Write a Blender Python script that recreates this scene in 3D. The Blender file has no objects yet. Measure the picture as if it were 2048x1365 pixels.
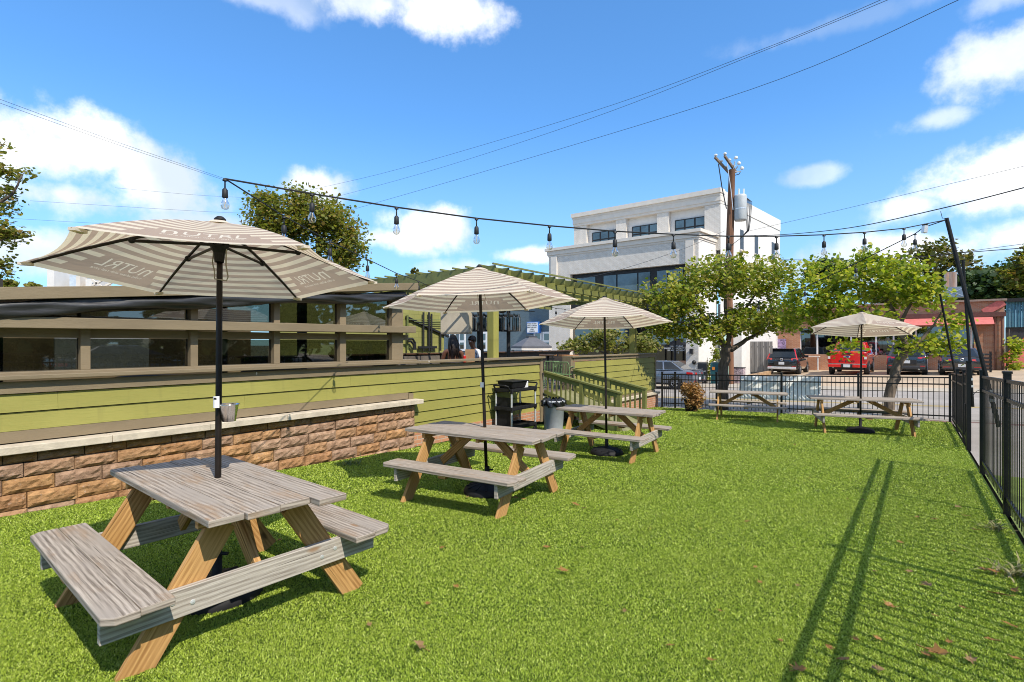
import bpy, math, random
import numpy as np
from mathutils import Vector, Matrix
R = math.radians
scene = bpy.context.scene
COL = scene.collection
random.seed(7)

# ---------------------------------------------------------------- camera, sky, sun, exposure
CAMZ = 1.6
cam_d = bpy.data.cameras.new('camera'); cam = bpy.data.objects.new('camera', cam_d); COL.objects.link(cam)
cam.location = (0, 0, CAMZ); cam.rotation_euler = (R(90), 0, 0)
cam_d.sensor_width = 36; cam_d.lens = 36 * 1040 / 2048; cam_d.shift_y = 5.5 / 2048
cam_d.clip_start = 0.05; cam_d.clip_end = 4000
scene.camera = cam
SUNV = Vector((0.392, -0.545, 0.743)).normalized()
sd = bpy.data.lights.new('sun', 'SUN'); sd.energy = 4.1; sd.angle = R(0.4); sd.color = (1.0, 0.93, 0.82)
sun = bpy.data.objects.new('sun', sd); COL.objects.link(sun); sun.location = (10, -10, 20)
sun.rotation_euler = (-SUNV).to_track_quat('-Z', 'Y').to_euler()
scene.view_settings.view_transform = 'Standard'; scene.view_settings.look = 'None'
scene.view_settings.exposure = 0.38; scene.view_settings.gamma = 1
scene.render.engine = 'CYCLES'; scene.cycles.filter_width = 1.0

def N(nt, t, ins=None, **kw):
    n = nt.nodes.new('ShaderNode' + t)
    for k, v in kw.items(): setattr(n, k, v)
    for k, v in (ins or {}).items():
        if isinstance(v, bpy.types.NodeSocket): nt.links.new(v, n.inputs[k])
        else: n.inputs[k].default_value = v
    return n
def c4(c): return (c[0], c[1], c[2], 1.0)
def mx(nt, f, a, b, mode='MIX'):
    n = nt.nodes.new('ShaderNodeMix'); n.data_type = 'RGBA'; n.blend_type = mode
    for k, v in ((0, f), (6, a), (7, b)):
        if isinstance(v, bpy.types.NodeSocket): nt.links.new(v, n.inputs[k])
        else: n.inputs[k].default_value = c4(v) if (k and not isinstance(v, (int, float))) else v
    return n.outputs[2]
def mth(nt, op, a, b=0.0, c=0.0, clamp=False):
    return N(nt, 'Math', {0: a, 1: b, 2: c}, operation=op, use_clamp=clamp).outputs[0]
def mrange(nt, v, a, b, c=0.0, d=1.0, smooth=True):
    return N(nt, 'MapRange', {0: v, 1: a, 2: b, 3: c, 4: d}, interpolation_type='SMOOTHSTEP' if smooth else 'LINEAR').outputs[0]

world = bpy.data.worlds.new('World'); scene.world = world; world.use_nodes = True
def build_world():
    nt = world.node_tree; bg = nt.nodes['Background']
    sky = N(nt, 'TexSky', sky_type='NISHITA'); sky.sun_disc = False
    sky.sun_elevation = R(48); sky.sun_rotation = R(143); sky.altitude = 200
    sky.air_density = 1.0; sky.dust_density = 0.0; sky.ozone_density = 2.5
    blue = mx(nt, 1.0, sky.outputs[0], (0.74, 1.24, 1.46), 'MULTIPLY')
    blue = mx(nt, 1.0, N(nt, 'Gamma', {0: blue, 1: .80}).outputs[0], (.84, 1.03, 1.30), 'MULTIPLY')
    g = N(nt, 'TexCoord').outputs['Generated']
    sp = N(nt, 'SeparateXYZ', {0: g})
    az = mth(nt, 'ARCTAN2', sp.outputs[0], sp.outputs[1])
    el = mth(nt, 'ARCSINE', sp.outputs[2])
    blue = mx(nt, mth(nt, 'MULTIPLY', mrange(nt, el, R(24), R(1)), .55), blue, (2.6, 4.0, 5.6))
    pos = N(nt, 'CombineXYZ', {0: az, 1: el, 2: 0.0}).outputs[0]
    n1 = N(nt, 'TexNoise', {'Vector': g, 'Scale': 9.0, 'Detail': 10.0, 'Roughness': 0.60}).outputs[0]
    n2 = N(nt, 'TexNoise', {'Vector': g, 'Scale': 2.6, 'Detail': 3.0}).outputs[0]
    nn = mth(nt, 'ADD', mth(nt, 'MULTIPLY', mth(nt, 'SUBTRACT', n1, 0.5), 3.1), mth(nt, 'MULTIPLY', mth(nt, 'SUBTRACT', n2, 0.5), 1.0))
    # (azimuth deg, elevation deg, half width, half height, opacity)
    CL = [(-43, 15.0, 12.5, 4.3, 1), (-35, 14.0, 6.5, 3.2, 1), (-41, 12.2, 9, 2.2, 1), (-20.7, 15.8, 4.0, 2.0, 1), (-9.5, 12.6, 6.2, 2.3, 1), (-12.5, 11.2, 5, 1.6, .9), (-32, 11.0, 6, 1.5, .85), (-41, 7.6, 9, 2.0, .9), (-37, 10.0, 3, .8, .7),
          (1.4, 9.7, 3.2, .9, .85), (-5, 8.0, 5, 1.0, .6), (-17, 32.6, 6, 2.0, .9), (-8, 32.4, 6, 2.2, .95), (-24, 31.5, 6, 1.6, .4), (30.2, 15.8, 2.8, 1.0, .45), (43, 12.8, 8, 3.4, 1), (37.5, 11.8, 4, 1.6, .8), (36, 8.0, 8, 2.0, .9), (45, 8.5, 6, 1.8, .9), (26, 7.0, 8, 1.4, .7),
          (42, 21.5, 5, 2.8, .7), (39, 18.5, 3, 1.2, .5), (44, 26, 4, 1.2, .35), (33, 27.5, 9, 1.0, .2),
          (75, 20, 16, 7, 1), (110, 25, 20, 8, 1), (150, 18, 25, 7, 1), (-80, 20, 16, 8, 1), (-120, 24, 20, 8, 1), (-165, 20, 22, 8, 1), (0, 80, 250, 24, .95), (120, 52, 60, 10, .9), (-130, 50, 50, 12, .9), (180, 48, 40, 12, .9), (-95, 42, 25, 8, .8)]  # unseen clouds overhead and behind, added to make the fill light more neutral
    m = None
    for a, e, w, h, o in CL:
        d = N(nt, 'VectorMath', {0: pos, 1: (R(a), R(e), 0)}, operation='SUBTRACT').outputs[0]
        d = N(nt, 'VectorMath', {0: d, 1: (1 / R(w), 1 / R(h), 0)}, operation='MULTIPLY').outputs[0]
        r = N(nt, 'VectorMath', {0: d}, operation='LENGTH').outputs[1]
        k = mth(nt, 'MULTIPLY', mrange(nt, mth(nt, 'SUBTRACT', r, nn), 1.20, 0.30), o)
        m = k if m is None else mth(nt, 'MAXIMUM', m, k)
    n3 = N(nt, 'TexNoise', {'Vector': N(nt, 'VectorMath', {0: g, 1: (0.03, -0.02, 0.05)}, operation='ADD').outputs[0], 'Scale': 5.0, 'Detail': 6.0}).outputs[0]
    cloud = mx(nt, mrange(nt, n3, 0.40, 0.60), (4.1, 4.7, 5.4), (7.0, 7.1, 7.2))
    col = mx(nt, m, blue, cloud)
    nt.links.new(col, bg.inputs[0]); bg.inputs[1].default_value = 0.15
build_world()

# ---------------------------------------------------------------- things, parts, meshes
def tag(o, label=None, cat=None, group=None, kind=None):
    if label: o['label'] = label
    if cat: o['category'] = cat
    if group: o['group'] = group
    if kind: o['kind'] = kind
    return o
def thing(name, label, cat, loc=(0, 0, 0), rotz=0.0, group=None):
    o = bpy.data.objects.new(name, None); COL.objects.link(o); o.empty_display_size = 0.2
    o.location = loc; o.rotation_euler = (0, 0, rotz)
    return tag(o, label, cat, group)
def copy_tree(o, parent=None):
    c = o.copy(); COL.objects.link(c)
    if parent: c.parent = parent; c.matrix_parent_inverse = o.matrix_parent_inverse.copy()
    for ch in [x for x in bpy.data.objects if x.parent == o]: copy_tree(ch, c)
    return c

class MB:
    def __init__(s): s.v = []; s.f = []; s.u = []; s.m = []
    def face(s, pts, uv=None, mi=0):
        b = len(s.v); s.v += [tuple(p) for p in pts]; n = len(pts)
        s.f.append(tuple(range(b, b + n))); s.u += (uv if uv else [(0, 0)] * n); s.m.append(mi)
    def box(s, c, d, rz=0.0, M=None, L=None, mi=0):
        h = [x / 2 for x in d]; L = L if L is not None else max(range(3), key=lambda i: d[i])
        T = M.to_3x3() if M else Matrix.Rotation(rz, 3, 'Z'); c = Vector(c)
        ou, ov = random.random() * 7, random.random() * 7
        for ax in range(3):
            a, b = [(1, 2), (0, 2), (0, 1)][ax]
            for sg in (-1, 1):
                q = [(-1, -1), (1, -1), (1, 1), (-1, 1)]
                if (sg < 0) != (ax == 1): q = q[::-1]
                pts, uv = [], []
                for i, j in q:
                    p = [0, 0, 0]; p[ax] = sg * h[ax]; p[a] = i * h[a]; p[b] = j * h[b]
                    pts.append(c + T @ Vector(p))
                    uv.append(((p[a], p[b]) if L != b else (p[b], p[a])))
                s.face(pts, [(x + ou, y + ov) for x, y in uv], mi)
        return s
    def bar(s, p0, p1, w, h, up=(0, 0, 1), mi=0):
        p0, p1 = Vector(p0), Vector(p1); d = p1 - p0; ln = d.length; d.normalize()
        up = Vector(up)
        if abs(d.dot(up)) > .995: up = Vector((1, 0, 0))
        x = d.cross(up).normalized(); z = x.cross(d)
        return s.box((p0 + p1) / 2, (w, ln, h), M=Matrix((x, d, z)).transposed(), L=1, mi=mi)
    def hexa(s, lo, hi, mi=0):
        n = len(lo); lo = [Vector(p) for p in lo]; hi = [Vector(p) for p in hi]; o = random.random() * 7
        s.face(lo[::-1], [(p.x + o, p.y + o) for p in lo[::-1]], mi); s.face(hi, [(p.x + o, p.y + o) for p in hi], mi)
        for i in range(n):
            j = (i + 1) % n; w = (lo[j] - lo[i]).length; h = (hi[i] - lo[i]).length
            s.face([lo[i], lo[j], hi[j], hi[i]], [(0, 0), (w, 0), (w, h), (0, h)], mi)
        return s
    def tube(s, pts, r, n=8, cap=True, mi=0):
        pts = [Vector(p) for p in pts]; r = r if isinstance(r, (list, tuple)) else [r] * len(pts)
        b = len(s.v); pr = None; ln = 0
        for i, p in enumerate(pts):
            d = (pts[min(i + 1, len(pts) - 1)] - pts[max(i - 1, 0)]).normalized()
            if pr is None: pr = d.orthogonal().normalized()
            x = (pr - d * pr.dot(d)).normalized(); y = d.cross(x); pr = x
            for k in range(n):
                a = 2 * math.pi * k / n; s.v.append(tuple(p + (x * math.cos(a) + y * math.sin(a)) * r[i]))
        for i in range(len(pts) - 1):
            l2 = ln + (pts[i + 1] - pts[i]).length
            for k in range(n):
                q = (k + 1) % n; s.f.append((b + i * n + k, b + i * n + q, b + (i + 1) * n + q, b + (i + 1) * n + k))
                s.u += [(ln, k / n), (ln, (k + 1) / n), (l2, (k + 1) / n), (l2, k / n)]; s.m.append(mi)
            ln = l2
        if cap:
            s.f.append(tuple(range(b + n - 1, b - 1, -1))); s.u += [(0, 0)] * n; s.m.append(mi)
            e = b + (len(pts) - 1) * n; s.f.append(tuple(range(e, e + n))); s.u += [(0, 0)] * n; s.m.append(mi)
        return s
    def lathe(s, prof, c=(0, 0, 0), n=20, M=None, mi=0):
        b = len(s.v); c = Vector(c); T = M.to_3x3() if M else Matrix.Identity(3)
        for r, z in prof:
            for k in range(n):
                a = 2 * math.pi * k / n; s.v.append(tuple(c + T @ Vector((r * math.cos(a), r * math.sin(a), z))))
        for i in range(len(prof) - 1):
            for k in range(n):
                q = (k + 1) % n; s.f.append((b + i * n + k, b + i * n + q, b + (i + 1) * n + q, b + (i + 1) * n + k))
                s.u += [(k / n, i), ((k + 1) / n, i), ((k + 1) / n, i + 1), (k / n, i + 1)]; s.m.append(mi)
        return s
    def ball(s, c, r, n=10, k=7, mi=0):
        r = r if isinstance(r, (tuple, list)) else (r, r, r)
        prof = [(max(1e-4, math.sin(math.pi * i / k)), -math.cos(math.pi * i / k)) for i in range(k + 1)]
        return s.lathe(prof, c, n, Matrix.Diagonal(Vector(r)), mi)
    def grid(s, fn, nu, nv, uvf=None, mi=0):
        b = len(s.v)
        for j in range(nv + 1):
            for i in range(nu + 1): s.v.append(tuple(fn(i / nu, j / nv)))
        for j in range(nv):
            for i in range(nu):
                s.f.append((b + j * (nu + 1) + i, b + j * (nu + 1) + i + 1, b + (j + 1) * (nu + 1) + i + 1, b + (j + 1) * (nu + 1) + i)); s.m.append(mi)
                for q, w in ((i, j), (i + 1, j), (i + 1, j + 1), (i, j + 1)): s.u.append(uvf(q / nu, w / nv) if uvf else (q / nu, w / nv))
        return s
    def text(s, txt, size, M, ext=0.002, mi=0, align='CENTER', bold=0.0):
        cu = bpy.data.curves.new('t', 'FONT'); cu.body = txt; cu.size = size; cu.extrude = ext; cu.align_x = align; cu.align_y = 'CENTER'; cu.resolution_u = 3; cu.offset = bold
        o = bpy.data.objects.new('t', cu); COL.objects.link(o)
        me = o.evaluated_get(bpy.context.evaluated_depsgraph_get()).to_mesh()
        vs = [M @ v.co for v in me.vertices]
        for p in me.polygons: s.face([vs[i] for i in p.vertices], mi=mi)
        bpy.data.objects.remove(o); bpy.data.curves.remove(cu)
        return s
    def text2d(s, txt, size):
        cu = bpy.data.curves.new('t', 'FONT'); cu.body = txt; cu.size = size; cu.align_x = 'CENTER'; cu.align_y = 'CENTER'; cu.resolution_u = 3
        o = bpy.data.objects.new('t', cu); COL.objects.link(o); me = o.evaluated_get(bpy.context.evaluated_depsgraph_get()).to_mesh(); me.calc_loop_triangles()
        tr = [[(me.vertices[i].co.x, me.vertices[i].co.y) for i in t.vertices] for t in me.loop_triangles]
        bpy.data.objects.remove(o); bpy.data.curves.remove(cu); return np.array(tr)
    def build(s, name, mats, parent=None, bevel=0.0, smooth=False, loc=None, label=None, fix=False, weld=False):
        me = bpy.data.meshes.new(name); me.from_pydata(s.v, [], s.f)
        ul = me.uv_layers.new(name='UVMap')
        ul.data.foreach_set('uv', np.array(s.u, dtype=np.float32).ravel())
        for m in (mats if isinstance(mats, (list, tuple)) else [mats]): me.materials.append(m)
        me.polygons.foreach_set('material_index', np.array(s.m, dtype=np.int32))
        if weld or bevel:
            import bmesh
            bm = bmesh.new(); bm.from_mesh(me); bmesh.ops.remove_doubles(bm, verts=bm.verts, dist=1e-5); bm.to_mesh(me); bm.free()
        if smooth: me.polygons.foreach_set('use_smooth', np.ones(len(me.polygons), dtype=bool))
        me.update()
        o = bpy.data.objects.new(name, me); COL.objects.link(o)
        if parent is not None: o.parent = parent
        if loc is not None: o.location = loc
        if bevel:
            md = o.modifiers.new('bevel', 'BEVEL'); md.width = bevel; md.segments = 2; md.limit_method = 'ANGLE'
        if label: o['label'] = label
        return o

# ---------------------------------------------------------------- materials
def newmat(name):
    m = bpy.data.materials.new(name); m.use_nodes = True
    return m, m.node_tree, m.node_tree.nodes['Principled BSDF']
def std(name, col, rough=.6, var=.15, sc=5, metal=0, bump=0, bs=60, spec=.5, coat=0, grime=0.0, emit=None, stretch=(1, 1, 1)):
    m, nt, b = newmat(name)
    o = N(nt, 'TexCoord').outputs['Object']
    if stretch != (1, 1, 1): o = N(nt, 'Mapping', {0: o, 3: stretch}).outputs[0]
    n = N(nt, 'TexNoise', {'Vector': o, 'Scale': sc, 'Detail': 6.0, 'Roughness': .6}).outputs[0]
    c = mx(nt, mrange(nt, n, .3, .7), [x * (1 - var) for x in col], [min(1, x * (1 + var)) for x in col])
    if grime:
        g = N(nt, 'TexNoise', {'Vector': o, 'Scale': sc * .37, 'Detail': 8.0, 'Roughness': .7}).outputs[0]
        c = mx(nt, mth(nt, 'MULTIPLY', mrange(nt, g, .52, .72), grime), c, [x * .4 for x in col])
    nt.links.new(c, b.inputs['Base Color']); b.inputs['Roughness'].default_value = rough; b.inputs['Metallic'].default_value = metal
    b.inputs['Specular IOR Level'].default_value = spec; b.inputs['Coat Weight'].default_value = coat
    if bump:
        n2 = N(nt, 'TexNoise', {'Vector': o, 'Scale': bs, 'Detail': 5.0}).outputs[0]
        nt.links.new(N(nt, 'Bump', {'Strength': bump, 'Distance': .01, 'Height': n2}).outputs[0], b.inputs['Normal'])
    return m
def uvmap(nt, sx=1, sy=1):
    return N(nt, 'Mapping', {0: N(nt, 'TexCoord').outputs['UV'], 3: (sx, sy, 1)}).outputs[0]
def wood(name, dark, light, knot, contrast=1.0, rough=.75, gray=None, warm=(.30, .20, .12)):
    m, nt, b = newmat(name)
    w = N(nt, 'TexNoise', {'Vector': uvmap(nt, 1.2, 3.0), 'Scale': 1.6, 'Detail': 3.0}).outputs[0]
    uv = uvmap(nt, 1, 1); sep = N(nt, 'SeparateXYZ', {0: uv})
    ring = mth(nt, 'SINE', mth(nt, 'ADD', mth(nt, 'MULTIPLY', sep.outputs[1], 230.0), mth(nt, 'MULTIPLY', w, 11.0)))
    fine = N(nt, 'TexNoise', {'Vector': uvmap(nt, 4, 150), 'Scale': 1.0, 'Detail': 7.0, 'Roughness': .72}).outputs[0]
    mid = N(nt, 'TexNoise', {'Vector': uvmap(nt, 2.2, 34), 'Scale': 1.0, 'Detail': 5.0}).outputs[0]
    t = mth(nt, 'ADD', mth(nt, 'MULTIPLY', ring, .075), mth(nt, 'ADD', mth(nt, 'MULTIPLY', fine, .80), mth(nt, 'MULTIPLY', mid, .28)))
    c = mx(nt, mrange(nt, t, .52 - .3 / contrast, .52 + .3 / contrast), dark, light)
    if gray:
        wp = N(nt, 'TexNoise', {'Vector': uvmap(nt, 1.7, 7.0), 'Scale': 1.0, 'Detail': 6.0, 'Roughness': .7}).outputs[0]
        c = mx(nt, mth(nt, 'MULTIPLY', mrange(nt, wp, .50, .68), .75), c, warm)
        gm = N(nt, 'TexNoise', {'Vector': uvmap(nt, 1.3, 4), 'Scale': 1.0, 'Detail': 4.0}).outputs[0]
        c = mx(nt, mrange(nt, gm, .45, .7), c, gray)
    crack = N(nt, 'TexNoise', {'Vector': uvmap(nt, .9, 95), 'Scale': 1.0, 'Detail': 3.0}).outputs[0]
    c = mx(nt, mrange(nt, crack, .66, .70), c, [x * .35 for x in dark])
    vo = N(nt, 'TexVoronoi', {'Vector': uvmap(nt, 2.1, 6.0), 'Scale': 1.0}).outputs[0]
    c = mx(nt, mth(nt, 'MULTIPLY', mrange(nt, vo, .13, .04), .8), c, knot)
    nt.links.new(c, b.inputs['Base Color']); b.inputs['Roughness'].default_value = rough; b.inputs['Specular IOR Level'].default_value = .25
    nt.links.new(N(nt, 'Bump', {'Strength': .45, 'Distance': .004, 'Height': t}).outputs[0], b.inputs['Normal'])
    return m
def brick(name, c1, c2, mortar, w=.2, h=.067, ms=.01, rough=.8, bump=.5, var=.25):
    m, nt, b = newmat(name)
    uv = N(nt, 'TexCoord').outputs['UV']
    bt = N(nt, 'TexBrick', {'Vector': uv, 'Color1': c4(c1), 'Color2': c4(c2), 'Mortar': c4(mortar), 'Scale': 1.0, 'Mortar Size': ms, 'Mortar Smooth': .3, 'Brick Width': w, 'Row Height': h})
    n = N(nt, 'TexNoise', {'Vector': N(nt, 'TexCoord').outputs['Object'], 'Scale': 1.1, 'Detail': 6.0}).outputs[0]
    c = mx(nt, 1.0, bt.outputs[0], mx(nt, mrange(nt, n, .3, .7), (1 - var,) * 3, (1, 1, 1)), 'MULTIPLY')
    nt.links.new(c, b.inputs['Base Color']); b.inputs['Roughness'].default_value = rough
    nt.links.new(N(nt, 'Bump', {'Strength': bump, 'Distance': .012, 'Height': mth(nt, 'SUBTRACT', 1.0, bt.outputs[1])}).outputs[0], b.inputs['Normal'])
    return m
def leafmat(name, cols, trans=.46, rough=.5):
    m, nt, b = newmat(name)
    rnd = N(nt, 'NewGeometry').outputs['Random Per Island']
    cr = N(nt, 'ValToRGB', {0: rnd}); e = cr.color_ramp.elements
    e[0].color = c4(cols[0]); e[1].color = c4(cols[-1])
    for i, c in enumerate(cols[1:-1]): x = e.new((i + 1) / (len(cols) - 1)); x.color = c4(c)
    nt.links.new(cr.outputs[0], b.inputs['Base Color']); b.inputs['Roughness'].default_value = rough; b.inputs['Specular IOR Level'].default_value = .3
    tr = N(nt, 'BsdfTranslucent', {0: mx(nt, 1.0, cr.outputs[0], (1.15, 1.25, .6), 'MULTIPLY')})
    ms = N(nt, 'MixShader', {0: trans, 1: b.outputs[0], 2: tr.outputs[0]})
    nt.links.new(ms.outputs[0], nt.nodes['Material Output'].inputs[0])
    return m
def glass(name, tint=(.35, .4, .42), refl=.12, rough=.02):
    m, nt, b = newmat(name)
    t = N(nt, 'BsdfTransparent', {0: c4(tint)}); g = N(nt, 'BsdfGlossy', {0: (1, 1, 1, 1), 1: rough})
    f = N(nt, 'LayerWeight', {0: .35}).outputs[0]
    ms = N(nt, 'MixShader', {0: mth(nt, 'ADD', mth(nt, 'MULTIPLY', f, .5), refl, clamp=True), 1: t.outputs[0], 2: g.outputs[0]})
    nt.links.new(ms.outputs[0], nt.nodes['Material Output'].inputs[0])
    return m
def paint(name, col, rough=.25, metal=.0, coat=1.0):
    return std(name, col, rough=rough, var=.04, sc=2, metal=metal, coat=coat)

M_gray = wood('weathered_wood', (.115, .088, .066), (.47, .405, .335), (.27, .155, .075), 1.5, gray=(.33, .285, .24))
M_graylt = wood('weathered_wood_light', (.19, .155, .125), (.56, .51, .44), (.28, .16, .08), 1.2)
M_tan = wood('treated_wood', (.24, .105, .028), (.60, .35, .13), (.10, .045, .015), 1.4, gray=(.50, .285, .11), warm=(.40, .20, .065))
M_blackmetal = std('black_metal', (.010, .010, .010), .5, .3, 8, spec=.25)
M_fence = std('fence_black', (.008, .008, .008), .38, .3, 8, bump=.1, spec=.35)
M_pole = std('dark_bronze_metal', (.014, .010, .008), .4, .3, 8, spec=.3)
M_chrome = std('chrome', (.75, .75, .76), .18, .05, 5, metal=1)
M_galv = std('galvanised', (.70, .71, .72), .35, .12, 9, metal=.45)
M_blackplastic = std('black_plastic', (.016, .016, .017), .62, .25, 10, bump=.15, bs=90, spec=.22)
M_trim = std('brown_trim', (.215, .165, .098), .65, .10, 5, bump=.2, bs=70, stretch=(.3, 1, 1), grime=.15)
def trim_spots(m):
    nt = m.node_tree; b = nt.nodes['Principled BSDF']; o = N(nt, 'TexCoord').outputs['Object']
    old = b.inputs['Base Color'].links[0].from_socket
    vo = N(nt, 'TexVoronoi', {'Vector': N(nt, 'Mapping', {0: o, 3: (5, 5, 2.6)}).outputs[0], 'Scale': 1.0})
    rnd = N(nt, 'SeparateColor', {0: vo.outputs['Color']}).outputs[0]
    k = mth(nt, 'MULTIPLY', mrange(nt, vo.outputs['Distance'], .065, .04), mth(nt, 'GREATER_THAN', rnd, .80))
    nt.links.new(mx(nt, mth(nt, 'MULTIPLY', k, .75), old, (.72, .70, .64)), b.inputs['Base Color'])
trim_spots(M_trim)
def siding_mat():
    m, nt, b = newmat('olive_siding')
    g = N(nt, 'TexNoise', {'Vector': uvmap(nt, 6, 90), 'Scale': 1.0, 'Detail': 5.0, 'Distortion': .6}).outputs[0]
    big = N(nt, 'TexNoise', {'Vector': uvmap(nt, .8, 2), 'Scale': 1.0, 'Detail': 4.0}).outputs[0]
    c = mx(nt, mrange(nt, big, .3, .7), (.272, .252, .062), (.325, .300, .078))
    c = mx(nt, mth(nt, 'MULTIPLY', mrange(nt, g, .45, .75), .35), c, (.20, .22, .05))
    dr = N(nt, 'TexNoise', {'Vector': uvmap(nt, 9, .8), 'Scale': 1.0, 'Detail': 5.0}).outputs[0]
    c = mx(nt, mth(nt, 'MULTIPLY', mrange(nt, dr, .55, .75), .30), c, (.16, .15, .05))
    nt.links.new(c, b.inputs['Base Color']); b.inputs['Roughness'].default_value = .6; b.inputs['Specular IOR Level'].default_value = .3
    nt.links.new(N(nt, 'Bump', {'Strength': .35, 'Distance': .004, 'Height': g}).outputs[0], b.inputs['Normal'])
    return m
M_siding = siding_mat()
M_olive = std('olive_paint', (.165, .170, .045), .6, .16, 4, bump=.2, bs=50, grime=.12)
M_olivedk = std('olive_rail_paint', (.13, .155, .042), .6, .2, 4, bump=.2, bs=50, grime=.2)
def stone_mat():
    m, nt, b = newmat('tan_stone')
    ob = N(nt, 'TexCoord').outputs['Object']; rnd = N(nt, 'NewGeometry').outputs['Random Per Island']
    cr = N(nt, 'ValToRGB', {0: rnd}); e = cr.color_ramp.elements
    e[0].color = (.45, .245, .12, 1); e[1].color = (.52, .345, .225, 1)
    for p, c in ((.3, (.56, .32, .145)), (.55, (.49, .295, .165)), (.8, (.44, .285, .19))): x = e.new(p); x.color = c4(c)
    n = N(nt, 'TexNoise', {'Vector': ob, 'Scale': 9.0, 'Detail': 8.0, 'Roughness': .7}).outputs[0]
    c = mx(nt, mrange(nt, n, .35, .68), mx(nt, 1.0, cr.outputs[0], (.55, .52, .50), 'MULTIPLY'), cr.outputs[0])
    n2 = N(nt, 'TexNoise', {'Vector': ob, 'Scale': 28.0, 'Detail': 6.0}).outputs[0]
    c = mx(nt, mth(nt, 'MULTIPLY', mrange(nt, n2, .6, .75), .5), c, (.5, .40, .33))
    nt.links.new(c, b.inputs['Base Color']); b.inputs['Roughness'].default_value = .9; b.inputs['Specular IOR Level'].default_value = .15
    n3 = N(nt, 'TexNoise', {'Vector': ob, 'Scale': 45.0, 'Detail': 8.0, 'Roughness': .7}).outputs[0]
    nt.links.new(N(nt, 'Bump', {'Strength': .9, 'Distance': .02, 'Height': n3}).outputs[0], b.inputs['Normal'])
    return m
M_stone = stone_mat()
M_cap = std('limestone_cap', (.55, .475, .365), .85, .15, 7, bump=.4, bs=50, grime=.35)
M_vinyl = std('black_vinyl', (.035, .035, .037), .38, .35, 3, bump=.5, bs=9, stretch=(.5, 3, 3))
M_winglass = glass('window_glass', (.36, .38, .34), .10)
M_darkglass = glass('dark_glass', (.10, .12, .13), .14)
M_skyglass = std('blue_reflecting_glass', (.10, .15, .17), .05, .3, 1, spec=.5, coat=.3)
M_bulb = glass('bulb_glass', (.88, .87, .84), .06)
M_canopy_cream, M_canopy_taupe = (.82, .735, .61), (.50, .39, .33)
def canopy_mat(name, plain=False):
    m, nt, b = newmat(name)
    uv = N(nt, 'SeparateXYZ', {0: N(nt, 'TexCoord').outputs['UV']}); u, v = uv.outputs[0], uv.outputs[1]
    st = mth(nt, 'GREATER_THAN', mth(nt, 'FRACT', mth(nt, 'MULTIPLY', v, 12.5)), .5)     # 1 = taupe
    st = mth(nt, 'MULTIPLY', st, mth(nt, 'LESS_THAN', v, .975))
    if not plain:
        w = mth(nt, 'ADD', .30, mth(nt, 'MULTIPLY', mth(nt, 'FLOOR', mth(nt, 'MULTIPLY', mth(nt, 'SUBTRACT', v, .68), 12.5)), .035))
        pt = mth(nt, 'MULTIPLY', mth(nt, 'LESS_THAN', mth(nt, 'ABSOLUTE', u), w), mth(nt, 'MULTIPLY', mth(nt, 'GREATER_THAN', v, .70), mth(nt, 'LESS_THAN', v, .955)))
        st = mth(nt, 'MAXIMUM', st, pt)
    n = N(nt, 'TexNoise', {'Vector': N(nt, 'TexCoord').outputs['Object'], 'Scale': 3.0, 'Detail': 6.0}).outputs[0]
    c = mx(nt, st, M_canopy_cream, M_canopy_taupe)
    c = mx(nt, mth(nt, 'MULTIPLY', mrange(nt, n, .45, .75), .15), c, (.55, .47, .38))
    nt.links.new(c, b.inputs['Base Color']); b.inputs['Roughness'].default_value = .85; b.inputs['Specular IOR Level'].default_value = .1
    nw = N(nt, 'TexNoise', {'Vector': N(nt, 'TexCoord').outputs['Object'], 'Scale': 2.2, 'Detail': 4.0, 'Distortion': 1.2}).outputs[0]
    bp = N(nt, 'Bump', {'Strength': .5, 'Distance': .06, 'Height': nw}).outputs[0]; nt.links.new(bp, b.inputs['Normal'])
    tr = N(nt, 'BsdfTranslucent', {0: mx(nt, 1.0, c, (1.0, .94, .80), 'MULTIPLY')}); nt.links.new(bp, tr.inputs['Normal'])
    ms = N(nt, 'MixShader', {0: .45, 1: b.outputs[0], 2: tr.outputs[0]})
    nt.links.new(ms.outputs[0], nt.nodes['Material Output'].inputs[0])
    return m
M_canopy = canopy_mat('striped_canopy'); M_canopy0 = canopy_mat('striped_canopy_no_patch', True)
def letter_mat():
    m, nt, b = newmat('cream_print'); b.inputs['Base Color'].default_value = (.84, .775, .68, 1); b.inputs['Roughness'].default_value = .85
    tr = N(nt, 'BsdfTranslucent', {0: (.84, .73, .55, 1)}); ms = N(nt, 'MixShader', {0: .45, 1: b.outputs[0], 2: tr.outputs[0]})
    nt.links.new(ms.outputs[0], nt.nodes['Material Output'].inputs[0]); return m
M_letter = letter_mat()
M_whitebrick = brick('white_painted_brick', (.71, .65, .575), (.76, .70, .62), (.60, .55, .485), .21, .075, .010, .75, .8, .07)
M_whitewall = std('white_painted_wall', (.72, .69, .65), .75, .05, 3, bump=.15, bs=30, grime=.08)
M_whitetrim = std('grey_white_trim', (.70, .635, .555), .7, .05, 3)
M_tealbrick = brick('blue_grey_brick', (.105, .155, .18), (.125, .175, .20), (.085, .125, .145), .21, .075, .008, .7, .5, .15)
M_limebrick = brick('lime_green_brick', (.27, .265, .075), (.31, .30, .085), (.23, .225, .06), .4, .2, .01, .7, .4, .15)
M_redbrick = brick('red_brick', (.46, .19, .095), (.54, .26, .14), (.48, .37, .28), .21, .075, .010, .8, .4, .2)
M_black = std('flat_black', (.012, .012, .013), .6, .3)
M_darkint = std('dark_interior', (.03, .026, .022), .8, .4, 2)
M_white = std('white_paint', (.78, .78, .77), .5, .04)
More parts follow.
